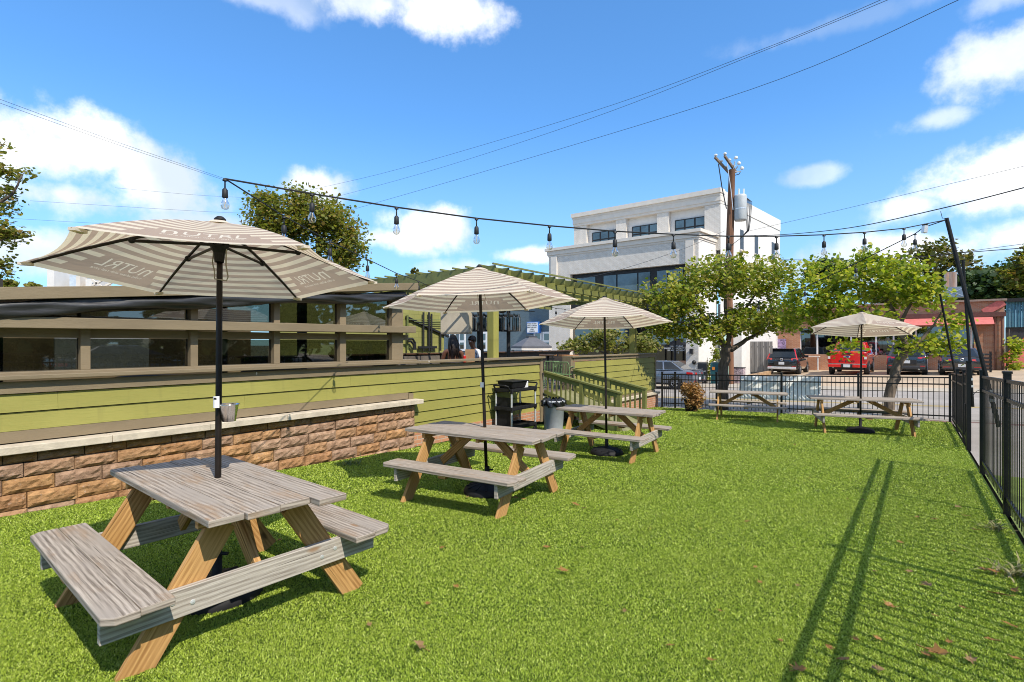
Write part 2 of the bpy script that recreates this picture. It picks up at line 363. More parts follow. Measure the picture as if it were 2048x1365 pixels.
M_redawn = std('red_awning', (.56, .15, .13), .75, .12, 4)
M_bluemetal = std('blue_corrugated', (.06, .20, .30), .5, .12, 2)
def asphalt(name, col, spec=.2, agg=.3):
    m, nt, b = newmat(name)
    o = N(nt, 'TexCoord').outputs['Object']
    n = N(nt, 'TexNoise', {'Vector': o, 'Scale': .5, 'Detail': 8.0, 'Roughness': .65}).outputs[0]
    n2 = N(nt, 'TexNoise', {'Vector': o, 'Scale': 60.0, 'Detail': 3.0}).outputs[0]
    c = mx(nt, mrange(nt, n, .3, .7), [x * .8 for x in col], [x * 1.12 for x in col])
    c = mx(nt, mth(nt, 'MULTIPLY', mrange(nt, n2, .4, .7), agg), c, [x * .6 for x in col])
    nt.links.new(c, b.inputs['Base Color']); b.inputs['Roughness'].default_value = .9; b.inputs['Specular IOR Level'].default_value = spec
    nt.links.new(N(nt, 'Bump', {'Strength': .3, 'Distance': .01, 'Height': n2}).outputs[0], b.inputs['Normal'])
    return m
M_road = asphalt('worn_asphalt', (.37, .335, .30)); M_lot = asphalt('parking_lot_concrete', (.48, .37, .26)); M_walk = asphalt('sidewalk_concrete', (.46, .40, .335))
M_kerb = asphalt('kerb_concrete', (.42, .37, .30)); M_dirt = asphalt('bare_ground', (.16, .14, .08)); M_gravel = asphalt('gravel', (.36, .32, .28), agg=.7)
M_brickstrip = brick('brick_paving', (.24, .115, .09), (.28, .15, .12), (.22, .18, .15), .2, .1, .008)
M_yellow = std('yellow_road_paint', (.52, .36, .07), .8, .25, 4)
M_turfbase = asphalt('turf_base', (.05, .085, .012), .1)
def turf_mat():
    m, nt, b = newmat('turf_blade')
    rnd = N(nt, 'NewGeometry').outputs['Random Per Island']
    cr = N(nt, 'ValToRGB', {0: rnd}); e = cr.color_ramp.elements
    e[0].color = (.125, .21, .017, 1); e[1].color = (.68, .74, .22, 1)
    for p, c in ((.35, (.28, .385, .030)), (.8, (.48, .60, .072))): x = e.new(p); x.color = c4(c)
    n = N(nt, 'TexNoise', {'Vector': N(nt, 'TexCoord').outputs['Object'], 'Scale': .9, 'Detail': 4.0}).outputs[0]
    c = mx(nt, mth(nt, 'MULTIPLY', mrange(nt, n, .35, .7), .3), cr.outputs[0], (.40, .47, .07))
    nt.links.new(c, b.inputs['Base Color']); b.inputs['Roughness'].default_value = .45; b.inputs['Specular IOR Level'].default_value = .35
    tr = N(nt, 'BsdfTranslucent', {0: c})
    nt.links.new(N(nt, 'MixShader', {0: .3, 1: b.outputs[0], 2: tr.outputs[0]}).outputs[0], nt.nodes['Material Output'].inputs[0])
    return m
M_turf = turf_mat()
M_bark = std('bark', (.115, .085, .062), .9, .45, 9, bump=1.0, bs=25, stretch=(1, 1, .35), grime=.4)
M_barklt = std('pale_bark', (.155, .118, .085), .9, .4, 9, bump=1.0, bs=25, stretch=(1, 1, .35), grime=.4)
L_redbud = leafmat('redbud_leaf', [(.11, .17, .02), (.20, .265, .028), (.35, .38, .045), (.26, .21, .04), (.44, .43, .08)])
L_green = leafmat('bright_leaf', [(.12, .20, .014), (.24, .31, .024), (.38, .42, .04), (.50, .44, .07)])
L_oak = leafmat('oak_leaf', [(.10, .13, .02), (.19, .21, .03), (.28, .27, .045), (.28, .17, .05)])
L_dark = leafmat('dark_leaf', [(.028, .055, .018), (.05, .09, .026), (.075, .115, .03)], .25)
L_olive = leafmat('sparse_leaf', [(.09, .10, .02), (.14, .14, .03), (.18, .12, .04)])
L_dry = leafmat('dry_leaf', [(.30, .14, .04), (.42, .24, .08), (.24, .10, .03), (.48, .32, .13)], .2)
L_brown = leafmat('fallen_brown', [(.17, .075, .018), (.27, .135, .035), (.23, .15, .07), (.36, .16, .025)], .1)
M_skin = std('brown_skin', (.13, .055, .032), .45, .1); M_hairdk = std('dark_brown_hair', (.018, .010, .008), .55, .4, 30)
# ---------------------------------------------------------------- frames and ground heights
HZ, FP = 688.0, 1040.0
def P(px, py, d): return Vector(((px - 1024) / FP * d, d, CAMZ + (HZ - py) / FP * d))
def smooth(t): t = max(0.0, min(1.0, t)); return t * t * (3 - 2 * t)
def LZ(x, y): return .12 - .042 * max(-20, min(40, y))
def G(px, py):
    d = 1.48 / ((py - HZ) / FP - .042); p = P(px, py, d); return Vector((p.x, p.y, LZ(p.x, p.y)))
KS = Vector((10.3, 14.5, 0)); SX = Vector((.785, -.619, 0)); SY = Vector((.619, .785, 0)); SROT = math.atan2(-.619, .785)
def W2S(x, y): r = Vector((x, y, 0)) - KS; return r.dot(SX), r.dot(SY)
def S2W(x, y, z=0): p = KS + SX * x + SY * y; return Vector((p.x, p.y, z))
def rise(b): return .12 * smooth((b - 11.2) / .2) + .22 * smooth((b - 11.5) / 7.5)
def SZ(x, b): return -.497 + .032 * max(-45, min(45, x)) + rise(b)
def SP(x, b, dz=0): return S2W(x, b, SZ(x, b) + dz)
def sx_px(px, b):     # street x where the pixel column meets the line b
    r = (px - 1024) / FP; a0 = KS + SY * b
    return (r * a0.y - a0.x) / (SX.x - r * SX.y)
DK = Vector((-4.99, 5.07, 0)); DROT = math.atan2(.8, .6)
def D2W(k, y, z=0): return Vector((DK.x + .6 * k - .8 * y, DK.y + .8 * k + .6 * y, z))
def k_px(px, ly):
    r = (px - 1024) / FP; dx, dy = r * .6 + .8, -.8 * r + .6
    t = (ly + 7.034) / dy; return -1.062 + t * dx
def z_px(px, py, ly):
    r = (px - 1024) / FP; t = (ly + 7.034) / (-.8 * r + .6); return CAMZ + (HZ - py) / FP * t
FR = Vector((.615, .788, 0)).normalized()
def RF(k, off=0): p = Vector((6.47, 7.15, 0)) + FR * k + Vector((FR.y, -FR.x, 0)) * off; return Vector((p.x, p.y, LZ(p.x, p.y)))

# ---------------------------------------------------------------- ground, street, lawn
def sheet(name, mat, xs, bs, dz, zf=SZ, uvs=1.0):
    mb = MB()
    for j in range(len(bs) - 1):
        for i in range(len(xs) - 1):
            q = [(xs[i], bs[j]), (xs[i + 1], bs[j]), (xs[i + 1], bs[j + 1]), (xs[i], bs[j + 1])]
            mb.face([S2W(x, b, zf(x, b) + dz) for x, b in q], [(x * uvs, b * uvs) for x, b in q])
    return tag(mb.build(name, mat, weld=True), kind='structure')
def gz(x, b):
    if b > .05: z = SZ(x, b)
    else:
        w = S2W(x, b); z = LZ(w.x, w.y) - .05
    return z - .06
lin = lambda a, b, n: [a + (b - a) * i / n for i in range(n + 1)]
sheet('ground', M_dirt, [-900, -300, -120, -60] + lin(-45, 45, 18) + [60, 120, 300, 900], [-700, -200, -60] + lin(-40, 0, 20) + [.06] + lin(.5, 11, 5) + [11.2, 11.4] + lin(12, 20, 8) + [30, 60, 140, 400, 1200], 0, gz)
XS = [-140, -60] + lin(-45, 45, 18) + [60, 140]
sheet('brick_verge', M_brickstrip, XS, [-.35, .45], -.025)
sheet('gravel_verge', M_gravel, XS, [.45, .85], -.02)
sheet('road', M_road, XS, [.85, 4, 8, 11.0], -.015)
for i, b in enumerate((4.38, 4.62)): sheet('road_line', M_yellow, XS, [b, b + .10], -.011)
sheet('kerb', M_kerb, XS, [10.98, 11.02, 11.28, 11.42], .012)
LX0 = sx_px(1497, 14)
sheet('pavement', M_walk, [x for x in XS if x < LX0] + [LX0], [11.42, 13.9], -.01)
sheet('pavement_bricks', brick('pavement_brick', (.30, .15, .09), (.34, .19, .12), (.3, .22, .16), .2, .1, .01), [x for x in XS if x < LX0] + [LX0], [12.0, 13.2], -.004)
sheet('parking_lot', M_lot, [LX0, -5, 0, 5, 9.5], [11.42, 12.5, 14, 16, 18, 20, 27], -.008)
sheet('green_patch', std('grass_patch', (.17, .22, .045), .9, .3, 3, bump=.5, bs=40), [9.5, 14, 30, 45, 140], [11.42, 13, 16, 20, 40, 60], .0)
sheet('concrete_path', M_walk, [9.5, 14, 30], [21.2, 22.2], .012)

def lawn():
    a, b = RF(8.2, -.02), RF(-9, -.02)
    mb = MB()
    # strips across from the deck wall to the right-hand fence, in camera depth
    ys = lin(-1.5, 21, 45)
    def xl(y): return DK.x + (y - DK.y) * .75 - .6
    def xr(y):
        xf = 6.47 + (y - 7.15) * (.615 / .788) - .02
        xs = 11.44 - (y - 13.58) * (.785 / .619)
        return xf if y <= 13.58 else xs
    for j in range(len(ys) - 1):
        y0, y1 = ys[j], ys[j + 1]
        if xr(y1) - xl(y1) < .05: break
        n = 24
        for i in range(n):
            q = []
            for y, t in ((y0, i / n), (y0, (i + 1) / n), (y1, (i + 1) / n), (y1, i / n)):
                x = xl(y) + (xr(y) - xl(y)) * t; q.append((x, y, LZ(x, y)))
            mb.face(q, [(p[0], p[1]) for p in q])
    tag(mb.build('lawn', M_turfbase, weld=True), kind='structure')
    rng = np.random.default_rng(3)
    out = []
    # blade density and size by depth bands
    for y0, y1, dens, bw, bh in ((1.9, 3.0, 42000, .0026, .0085), (3.0, 4.2, 24000, .0034, .009), (4.2, 6, 12500, .0046, .010), (6, 9, 5600, .0066, .012), (9, 13, 2300, .010, .015), (13, 20, 950, .015, .019)):
        X0, X1 = -y1 * 1.02 - .2, y1 * 1.02 + .2
        n = int(dens * (X1 - X0) * (y1 - y0))
        x = rng.uniform(X0, X1, n); y = rng.uniform(y0, y1, n)
        k = (np.abs(x) < y * 1.01 + .15)
        xlv = DK.x + (y - DK.y) * .75 + .02
        xrv = np.where(y <= 13.58, 6.47 + (y - 7.15) * (.615 / .788) - .05, 11.44 - (y - 13.58) * (.785 / .619) - .05)
        k &= (x > xlv) & (x < xrv)
        x, y = x[k], y[k]; n = len(x)
        z = .12 - .042 * y
        th = rng.uniform(0, 2 * np.pi, n); w = bw * rng.uniform(.6, 1.4, n); h = bh * rng.uniform(.55, 1.25, n)
        lean = rng.uniform(.1, 1.4, n) * h; lt = rng.uniform(0, 2 * np.pi, n)
        base = np.stack([x, y, z], 1); s = np.stack([np.cos(th) * w, np.sin(th) * w, np.zeros(n)], 1)
        tip = base + np.stack([np.cos(lt) * lean, np.sin(lt) * lean, h], 1)
        out.append(np.stack([base - s, base + s, tip + s * .25, tip - s * .25], 1).reshape(-1, 3))
    v = np.concatenate(out); nf = len(v) // 4
    me = bpy.data.meshes.new('turf_blades'); me.vertices.add(len(v)); me.vertices.foreach_set('co', v.astype(np.float32).ravel())
    me.loops.add(nf * 4); me.loops.foreach_set('vertex_index', np.arange(nf * 4, dtype=np.int32))
    me.polygons.add(nf); me.polygons.foreach_set('loop_start', np.arange(0, nf * 4, 4, dtype=np.int32)); me.polygons.foreach_set('loop_total', np.full(nf, 4, dtype=np.int32))
    me.materials.append(M_turf); me.update(calc_edges=True)
    o = bpy.data.objects.new('turf_grass', me); COL.objects.link(o)
    tag(o, kind='stuff', cat='grass', label='short bright green artificial grass of the yard')
lawn()

# ---------------------------------------------------------------- deck: stone wall, siding fences, pavilion, pergola
def stone_wall():
    t = thing('stone_wall', 'low tan split-block retaining wall with pale stone cap below green siding', 'wall', DK, DROT)
    rnd = random.Random(5)
    mb = MB(); x0, x1 = -3.2, 5.42
    courses = [(.505, .405), (.403, .262), (.260, .105), (.103, -.055), (-.057, -.215), (-.217, -.375)]
    for zt, zb in courses:
        x = x0 - rnd.random() * .3
        while x < x1:
            w = rnd.choice((.26, .38, .40, .43, .46)); xe = min(x + w, x1); y0 = rnd.uniform(-.008, .012)
            if xe - x > .05 and zt > LZ(*D2W((x + xe) / 2, 0).xy) - .1:
                nu, nv = 7, 4; ph = rnd.random() * 50
                def fn(u, v, x=x, xe=xe, zt=zt, zb=zb, y0=y0, ph=ph):
                    e = min(u, 1 - u, 1) * (xe - x); f = min(v, 1 - v) * (zt - zb)
                    edge = smooth(e / .035) * smooth(f / .03)
                    nz = .016 * math.sin(ph + u * 9 + v * 4) * math.cos(ph * 2 + v * 7 - u * 3) + .010 * math.sin(ph * 3 + u * 23 + v * 17)
                    return (x + .004 + u * (xe - x - .008), y0 + .03 - edge * (.026 + nz * .5), zb + .003 + v * (zt - zb - .006))
                b = len(mb.v); mb.grid(fn, nu, nv)
                # close the sides so that every block is one solid island
                ring = [b + i for i in range(nu + 1)] + [b + j * (nu + 1) + nu for j in range(1, nv + 1)] + [b + nv * (nu + 1) + i for i in range(nu - 1, -1, -1)] + [b + j * (nu + 1) for j in range(nv - 1, 0, -1)]
                bb = len(mb.v); mb.v += [(mb.v[q][0], .2, mb.v[q][2]) for q in ring]; m = len(ring)
                for i in range(m):
                    q = (i + 1) % m; mb.f.append((ring[i], bb + i, bb + q, ring[q])); mb.u += [(0, 0)] * 4; mb.m.append(0)
            x = xe
    mb.build('block_face', M_stone, t)
    MB().box(((x0 + x1) / 2, .13, .06), (x1 - x0 - .02, .12, .86)).build('backing', M_black, t)
    cp = MB(); x = x0
    while x < x1 + .1:
        w = min(1.02, x1 + .12 - x)
        if w > .05: cp.box((x + w / 2, .055, .553), (w - .004, .27, .078))
        x += w
    cp.build('cap_stone', M_cap, t, bevel=.006)
stone_wall()

def lap(mb, k0, k1, y, ztop, n, h=.19, zmin=-9):
    for i in range(n):
        zt = ztop - i * h; zb = max(zt - h, zmin)
        if zt - zb < .02: break
        x = k0
        while x < k1 - .01:
            w = min(3.66 - (1.7 if (i % 2 and x == k0) else 0), k1 - x)
            lo = [(x + .001, y - .022, zb + .006), (x + w - .001, y - .022, zb + .006), (x + w - .001, y + .010, zb + .006), (x + .001, y + .010, zb + .006)]
            hi = [(x + .001, y - .002, zt - .004), (x + w - .001, y - .002, zt - .004), (x + w - .001, y + .010, zt - .004), (x + .001, y + .010, zt - .004)]
            mb.hexa(lo, hi); x += w
def siding_fences():
    t = thing('siding_fence', 'long olive lap-siding deck wall with brown cap behind the first two tables', 'wall', DK, DROT)
    mb = MB(); lap(mb, -3.2, 9.62, .14, 1.095, 2); lap(mb, 5.46, 9.62, .14, 1.095 - .38, 4)
    mb.build('siding', M_siding, t)
    MB().box((3.2, .165, .48), (12.8, .02, 1.46)).build('sheathing', M_black, t)
    tr = MB()
    tr.box((3.21, .125, 1.158), (12.82, .03, .118)); tr.box((1.07, .127, .662), (8.54, .03, .112))
    tr.box((5.40, .118, .16), (.105, .035, 1.08))
    tr.build('trim_board', M_trim, t)
    MB().box((9.68, .20, .45), (.115, .20, 1.56)).build('end_post', M_trim, t)
    MB().box((3.26, .21, 1.262), (12.98, .36, .045)).build('sill', M_trim, t, bevel=.006)
    MB().box((7.5, .12, -.17), (4.15, .06, .26)).build('brick_base', M_redbrick, t)
    t = thing('siding_fence', 'short olive lap-siding deck wall beyond the ramp, ending at the street fence', 'wall', DK, DROT)
    mb = MB(); lap(mb, 11.30, 17.10, .14, 1.115, 7, zmin=-.05)
    mb.build('siding', M_siding, t)
    MB().box((14.2, .165, .5), (5.9, .02, 1.2)).build('sheathing', M_black, t)
    tr = MB(); tr.box((14.2, .125, 1.175), (5.9, .03, .09)); tr.box((11.27, .122, .35), (.10, .035, 1.52)); tr.box((17.14, .122, .56), (.09, .035, 1.2)); tr.box((14.2, .121, -.085), (5.76, .03, .06))
    tr.build('trim_board', M_trim, t)
    MB().box((11.16, .24, .42), (.115, .26, 1.66)).build('end_post', M_trim, t)
    MB().box((14.2, .22, 1.245), (6.15, .32, .042)).build('sill', M_trim, t, bevel=.006)
    MB().box((14.2, .10, -.16), (5.98, .30, .075)).build('stone_ledge', M_cap, t)
    MB().box((14.2, .13, -.52), (5.9, .22, .64)).build('brick_base', M_redbrick, t)
siding_fences()

def pavilion():
    t = thing('pavilion', 'brown enclosed patio room with two rows of windows and rolled black curtain', 'building', DK, DROT)
    WY = .36
    fz = lambda k: 2.03 + .101 * k
    MB().box((1.15, .33, 1.293), (8.9, .36, .035)).build('window_sill', M_trim, t, bevel=.006)
    ranges = [(k_px(-260, .27), k_px(-215, .27))] + [(k_px(a, .27), k_px(b, .27)) for a, b in ((161, 181), (381, 396), (548, 560), (680, 692), (784, 806))]
    for a, b in ranges: MB().box(((a + b) / 2, .34, (1.31 + fz(a)) / 2), (b - a, .15, fz(a) - 1.31)).build('post', M_trim, t, bevel=.004)
    MB().box((1.15, .36, 1.715), (8.75, .08, .10)).build('window_head', M_trim, t)
    lo = [(-3.2, .10, 1.735), (5.52, .10, 1.80), (5.52, .50, 1.80), (-3.2, .50, 1.735)]; hi = [(p[0], p[1], p[2] + .118) for p in lo]
    MB().hexa(lo, hi).build('middle_beam', M_trim, t, bevel=.006)
    MB().box((1.1, .34, 1.895), (8.6, .06, .035)).build('upper_sill', M_trim, t)
    for (a0, a1), (b0, b1) in zip(ranges[:-1], ranges[1:]):
        MB().box(((a1 + b0) / 2, WY, 1.487), (b0 - a1, .012, .345)).build('window_pane', M_winglass, t)
        zt = fz(a1) - .02; p = [(a1, WY, 1.915), (b0, WY, 1.915), (b0, WY, fz(b0) - .02), (a1, WY, zt)]
        q = [(x, y + .012, z) for x, y, z in p]
        MB().hexa(p, q).build('window_pane', M_winglass, t)
    lo = [(-3.3, .02, fz(-3.3)), (5.5, .02, fz(5.5)), (5.5, .08, fz(5.5)), (-3.3, .08, fz(-3.3))]; hi = [(x, y, z + .125) for x, y, z in lo]
    MB().hexa(lo, hi).build('fascia', M_trim, t, bevel=.004)
    lo = [(-3.3, .082, fz(-3.3) + .03), (5.5, .082, fz(5.5) + .03), (5.5, 3.3, fz(5.5) + .03), (-3.3, 3.3, fz(-3.3) + .03)]; hi = [(x, y, z + .09) for x, y, z in lo]
    MB().hexa(lo, hi).build('roof', M_trim, t)
    rnd = random.Random(2); ph = [rnd.random() * 6 for _ in range(6)]
    def cf(u, v):
        k = -3.2 + u * 8.45; a = v * 2 * math.pi; sag = .02 * math.sin(k * 1.1 + ph[0]) + .012 * math.sin(k * 2.7 + ph[1])
        r = .078 + .012 * math.sin(k * 3.1 + 3 * a + ph[2]) + .008 * math.sin(k * 7 - 5 * a + ph[3]) + .004 * math.sin(k * 23 + 9 * a)
        return (k, .12 + r * math.cos(a) * .95, fz(k) - .088 + sag + r * math.sin(a) * (1.05 - .02 * k))
    MB().grid(cf, 140, 22).build('rolled_curtain', M_vinyl, t, smooth=True)
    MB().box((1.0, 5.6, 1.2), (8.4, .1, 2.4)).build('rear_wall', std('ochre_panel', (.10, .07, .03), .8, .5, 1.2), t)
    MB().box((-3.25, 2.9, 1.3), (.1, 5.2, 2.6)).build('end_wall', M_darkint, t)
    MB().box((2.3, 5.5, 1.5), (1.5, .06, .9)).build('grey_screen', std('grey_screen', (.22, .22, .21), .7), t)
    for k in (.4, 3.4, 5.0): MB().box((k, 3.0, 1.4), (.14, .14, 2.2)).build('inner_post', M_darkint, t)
    fl = MB().box((7.0, 3.4, .31), (20.6, 6.35, .08)).build('deck_floor', std('deck_boards', (.14, .105, .075), .8, .3, 2, stretch=(.2, 3, 1)))
    fl.location = DK; fl.rotation_euler = (0, 0, DROT); tag(fl, kind='structure')
    # dark loose furniture inside
    for i, (k, y) in enumerate(((-.6, 1.7), (1.9, 1.9), (4.2, 1.6))):
        w = D2W(k, y, .35); s = thing('patio_table', ['dark round table inside the patio room behind its leftmost large window', 'dark round table inside the patio room behind the window left of the near pole', 'dark round table inside the patio room near its right-hand end post'][i], 'table', w, DROT, 'tables inside the patio room')
        MB().lathe([(.001, .74), (.42, .74), (.42, .77), (.001, .77)], n=20).build('tabletop', M_darkint, s); MB().tube([(0, 0, 0), (0, 0, .74)], .04).build('leg', M_blackmetal, s)
    return t
pavilion()

def pergola():
    t = thing('pergola', 'olive green timber pergola over the deck bar', 'pergola', DK, DROT)
    y0, y1, k0, k1 = -.17, 4.45, 7.42, 16.65
    n = 13
    for i in range(n):
        y = y0 + (y1 - y0) * i / (n - 1); MB().box(((k0 + k1) / 2, y, 3.285), (k1 - k0, .04, .036)).build('purlin', M_olive, t)
    m = 20
    for i in range(m):
        k = k0 + .12 + (k1 - k0 - .24) * i / (m - 1)
        MB().box((k, (y0 + y1) / 2 + .02, 3.19), (.042, y1 - y0 - .02, .15)).build('rafter', M_olive, t)
    MB().box(((k0 + k1) / 2 + .05, .16, 3.13), (k1 - k0 - .1, .05, .27)).build('beam', M_olive, t)
    MB().box(((k0 + k1) / 2 + .05, 4.25, 3.10), (k1 - k0 - .1, .05, .27)).build('beam', M_olive, t)
    MB().box((k0 + .06, (y0 + y1) / 2 + .16, 3.11), (.05, y1 - y0 - .4, .24)).build('beam', M_olive, t)
    MB().box(((k0 + k1) / 2 + .05, .40, 2.76), (k1 - k0 - .2, .09, .10)).build('lower_beam', M_olivedk, t)
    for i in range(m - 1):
        k = k0 + .12 + (k1 - k0 - .24) * (i + .5) / (m - 1); MB().box((k, .19, 2.90), (.32, .07, .165)).build('lit_strip_block', M_siding, t)  # brighter blocks stand in for a lit board striped by shadows
    for k, y in ((8.13, .40), (15.86, .42)):
        MB().box((k, y, 1.53), (.19, .19, 2.36)).build('post', M_siding, t, bevel=.008)
pergola()

def rear_of_deck():
    t = thing('bar_wall', 'wooden bar rail wall, coloured dark for pergola shade, along the far side of the deck', 'wall', DK, DROT)
    MB().box((11.5, 4.55, .82), (14.0, .08, .94)).build('panel', std('shade_darkened_wood', (.030, .021, .015), .6, .4, 3, stretch=(.4, 1, 3)), t)  # shade under the pergola put into the dark panel colour
    MB().box((11.5, 4.50, 1.305), (14.1, .34, .035)).build('counter', std('bar_top', (.09, .045, .022), .45, .4, 3), t)
    # lime green brick restaurant wall with stair rail and pipes
    t = thing('green_building', 'lime green painted brick restaurant wall with stair and pipes', 'building', DK, DROT)
    MB().box((9.7, 6.75, 1.25), (6.4, .3, 3.3)).build('wall', M_limebrick, t)
    p = lambda px, py, ly: (k_px(px, ly), ly, z_px(px, py, ly))
    MB().bar(p(812, 634, 6.55), p(897, 674, 6.55), .07, .07).build('stair_stringer', M_black, t)
    for px, a, b in ((847, 625, 702), (858, 625, 702), (863, 628, 702), (881, 664, 702), (815, 630, 700)):
        MB().tube([p(px, a, 6.5), p(px, b, 6.5)], .035).build('pipe', M_olivedk if px < 820 else M_black, t)
    for r in (0, 1): MB().tube([(k_px(812 + 4 * r, 6.4), 6.4, z_px(812, 678 + 5 * r, 6.4)), (k_px(825 - 3 * r, 6.4), 6.4, z_px(825, 678 + 5 * r, 6.4)), (k_px(830 - 3 * r, 6.4), 6.4, z_px(830, 686 + 3 * r, 6.4)), (k_px(831 - 3 * r, 6.4), 6.4, z_px(831, 700, 6.4))], .04).build('conduit', M_black, t)
    MB().box((k_px(855, 6.5), 6.5, z_px(855, 695, 6.5)), (.9, .06, .08)).build('conduit_tray', M_black, t)
    for i in range(4): MB().tube([p(818 + i * 10, 640 + i * 4, 6.52), p(890, 640 + i * 4, 6.52)], .012, 5).build('stair_rail', M_olivedk, t)
    # planter bench
    w = D2W(k_px(838, 3.4), 3.4, .35); s = thing('bench', 'dark slatted bench by the lime green wall', 'bench', w, DROT)
    MB().box((0, 0, .80), (1.5, .08, .24)).build('backrest', std('bench_wood', (.12, .10, .08), .7, .3, 3), s); MB().box((0, -.25, .42), (1.5, .5, .06)).build('seat', M_darkint, s)
    for x in (-.7, .7): MB().box((x, -.2, .2), (.06, .4, .4)).build('leg', M_black, s)
rear_of_deck()

def ramp():
    t = thing('ramp', 'olive green timber ramp with railings down from the deck opening', 'ramp', DK, DROT)
    zf = lambda y: .35 + (y - .1) * .335
    lo = [(9.80, .15, zf(.15) - .05), (11.10, .15, zf(.15) - .05), (11.10, -2.1, zf(-2.1) - .05), (9.80, -2.1, zf(-2.1) - .05)]; hi = [(x, y, z + .05) for x, y, z in lo]
    MB().hexa(lo[::-1], hi[::-1]).build('ramp_floor', std('ramp_boards', (.20, .19, .09), .8, .2, 4), t)
    for side, k in (('a', 9.72), ('b', 11.14)):
        ze = lambda y: .50 + (y + 1.98) * .205
        MB().bar((k, -2.02, ze(-2.02)), (k, .05, ze(.05)), .11, .038).build('handrail', M_olive, t)
        MB().bar((k, -1.99, ze(-1.99) - .075), (k, .05, ze(.05) - .075), .038, .10).build('upper_rail', M_olivedk, t)
        MB().bar((k, -1.99, zf(-1.99) + .09), (k, .05, zf(.05) + .09), .038, .09).build('lower_rail', M_olive, t)
        MB().bar((k, -1.99, zf(-1.99) - .02), (k, .05, zf(.05) - .10), .05, .16).build('stringer', M_olivedk, t)
        for y in (-1.96, -1.0):
            MB().box((k, y, (ze(y) - .02 - .75) / 2), (.09, .09, ze(y) - .02 + .75)).build('post', M_olive, t)
        y = -1.84
        while y < .02:
            if abs(y + 1.0) > .08: MB().box((k, y, (ze(y) - .03 + zf(y) - .06) / 2), (.034, .034, ze(y) - zf(y) + .03)).build('baluster', M_olive, t)
            y += .128
ramp()

# ---------------------------------------------------------------- picnic tables and parasols
TABLE_LABELS = ['nearest picnic table, grey planks on tan legs, beside the stone wall', 'picnic table in front of the black utility cart', 'picnic table in front of the green ramp railing', 'shorter picnic table without a parasol, against the street fence', 'picnic table under the rightmost parasol near the fence corner']
def picnic(i, loc, ang, L):
    t = thing('picnic_table', TABLE_LABELS[i], 'picnic table', loc, R(ang), 'wooden picnic tables on the lawn')
    rnd = random.Random(i * 13 + 1)
    top = MB(); w = .172
    for j in range(4):
        sh = rnd.uniform(-.02, .02) + (.085 if (i == 0 and j == 3) else 0)
        top.box((sh, -.525 / 2 + j * .177, .731 + rnd.uniform(-.002, .002)), (L, w, .038))
    top.build('tabletop', M_gray, t, bevel=.005)
    for sg in (-1, 1):
        b = MB(); bl = L - .02
        for j in range(2):
            if j == 0: b.box((rnd.uniform(-.01, .01), sg * .555, .411), (bl + rnd.uniform(-.02, .02), .14, .038)); continue
            h2, y0, y1 = bl / 2, .628, .768; pl = [(-h2, y0), (h2, y0), (h2, y1 - .045), (h2 - .045, y1), (-h2 + .045, y1), (-h2, y1 - .045)]
            if sg < 0: pl = [(x, -y) for x, y in pl][::-1]
            b.hexa([(x, y, .393) for x, y in pl], [(x, y, .431) for x, y in pl])
        b.build('bench', M_gray, t, bevel=.006)
    lx = L / 2 - .24
    for sx in (-1, 1):
        for sy in (-1, 1):
            MB().bar((sx * lx, sy * .195, .66), (sx * lx, sy * .625, -.02), .14, .038, up=(1, 0, 0)).build('leg', M_tan, t, bevel=.003)
        cb = MB().box((sx * (lx + .039), 0, .321), (.038, 1.48, .14)).build('cross_beam', M_graylt, t, bevel=.003)
        for sy in (-1, 1):
            for dy in (.34, .43): MB().lathe([(.001, .006), (.012, .004), (.013, 0)], (sx * (lx + .058), sy * (dy + .02), .32 + (dy - .38) * .3), 8, Matrix.Rotation(sx * R(90), 3, 'Y')).build('bolt', M_galv, cb)
        MB().box((sx * lx, 0, .683), (.04, .64, .055)).build('cleat', M_tan, t)
        MB().bar((sx * (lx - .02), 0, .335), (sx * .16, 0, .69), .038, .088).build('brace', M_tan, t, bevel=.003)
    for x in (-.13, .13): MB().box((x, 0, .69), (.038, .62, .045)).build('cleat', M_tan, t)
    for sg in (-1, 1): MB().box((0, sg * .625, .378), (.09, .26, .028)).build('bench_cleat', M_tan, t)
def at_lawn(x, y): return Vector((x, y, LZ(x, y)))
picnic(0, at_lawn(-1.90, 3.33), -39, 1.66)
picnic(1, at_lawn(-.33, 5.90), -30.5, 1.68)
picnic(2, at_lawn(1.64, 8.72), -33, 1.68)
picnic(3, at_lawn(6.55, 14.45), -27, 1.95)
picnic(4, at_lawn(7.86, 11.7), -22, 2.1)

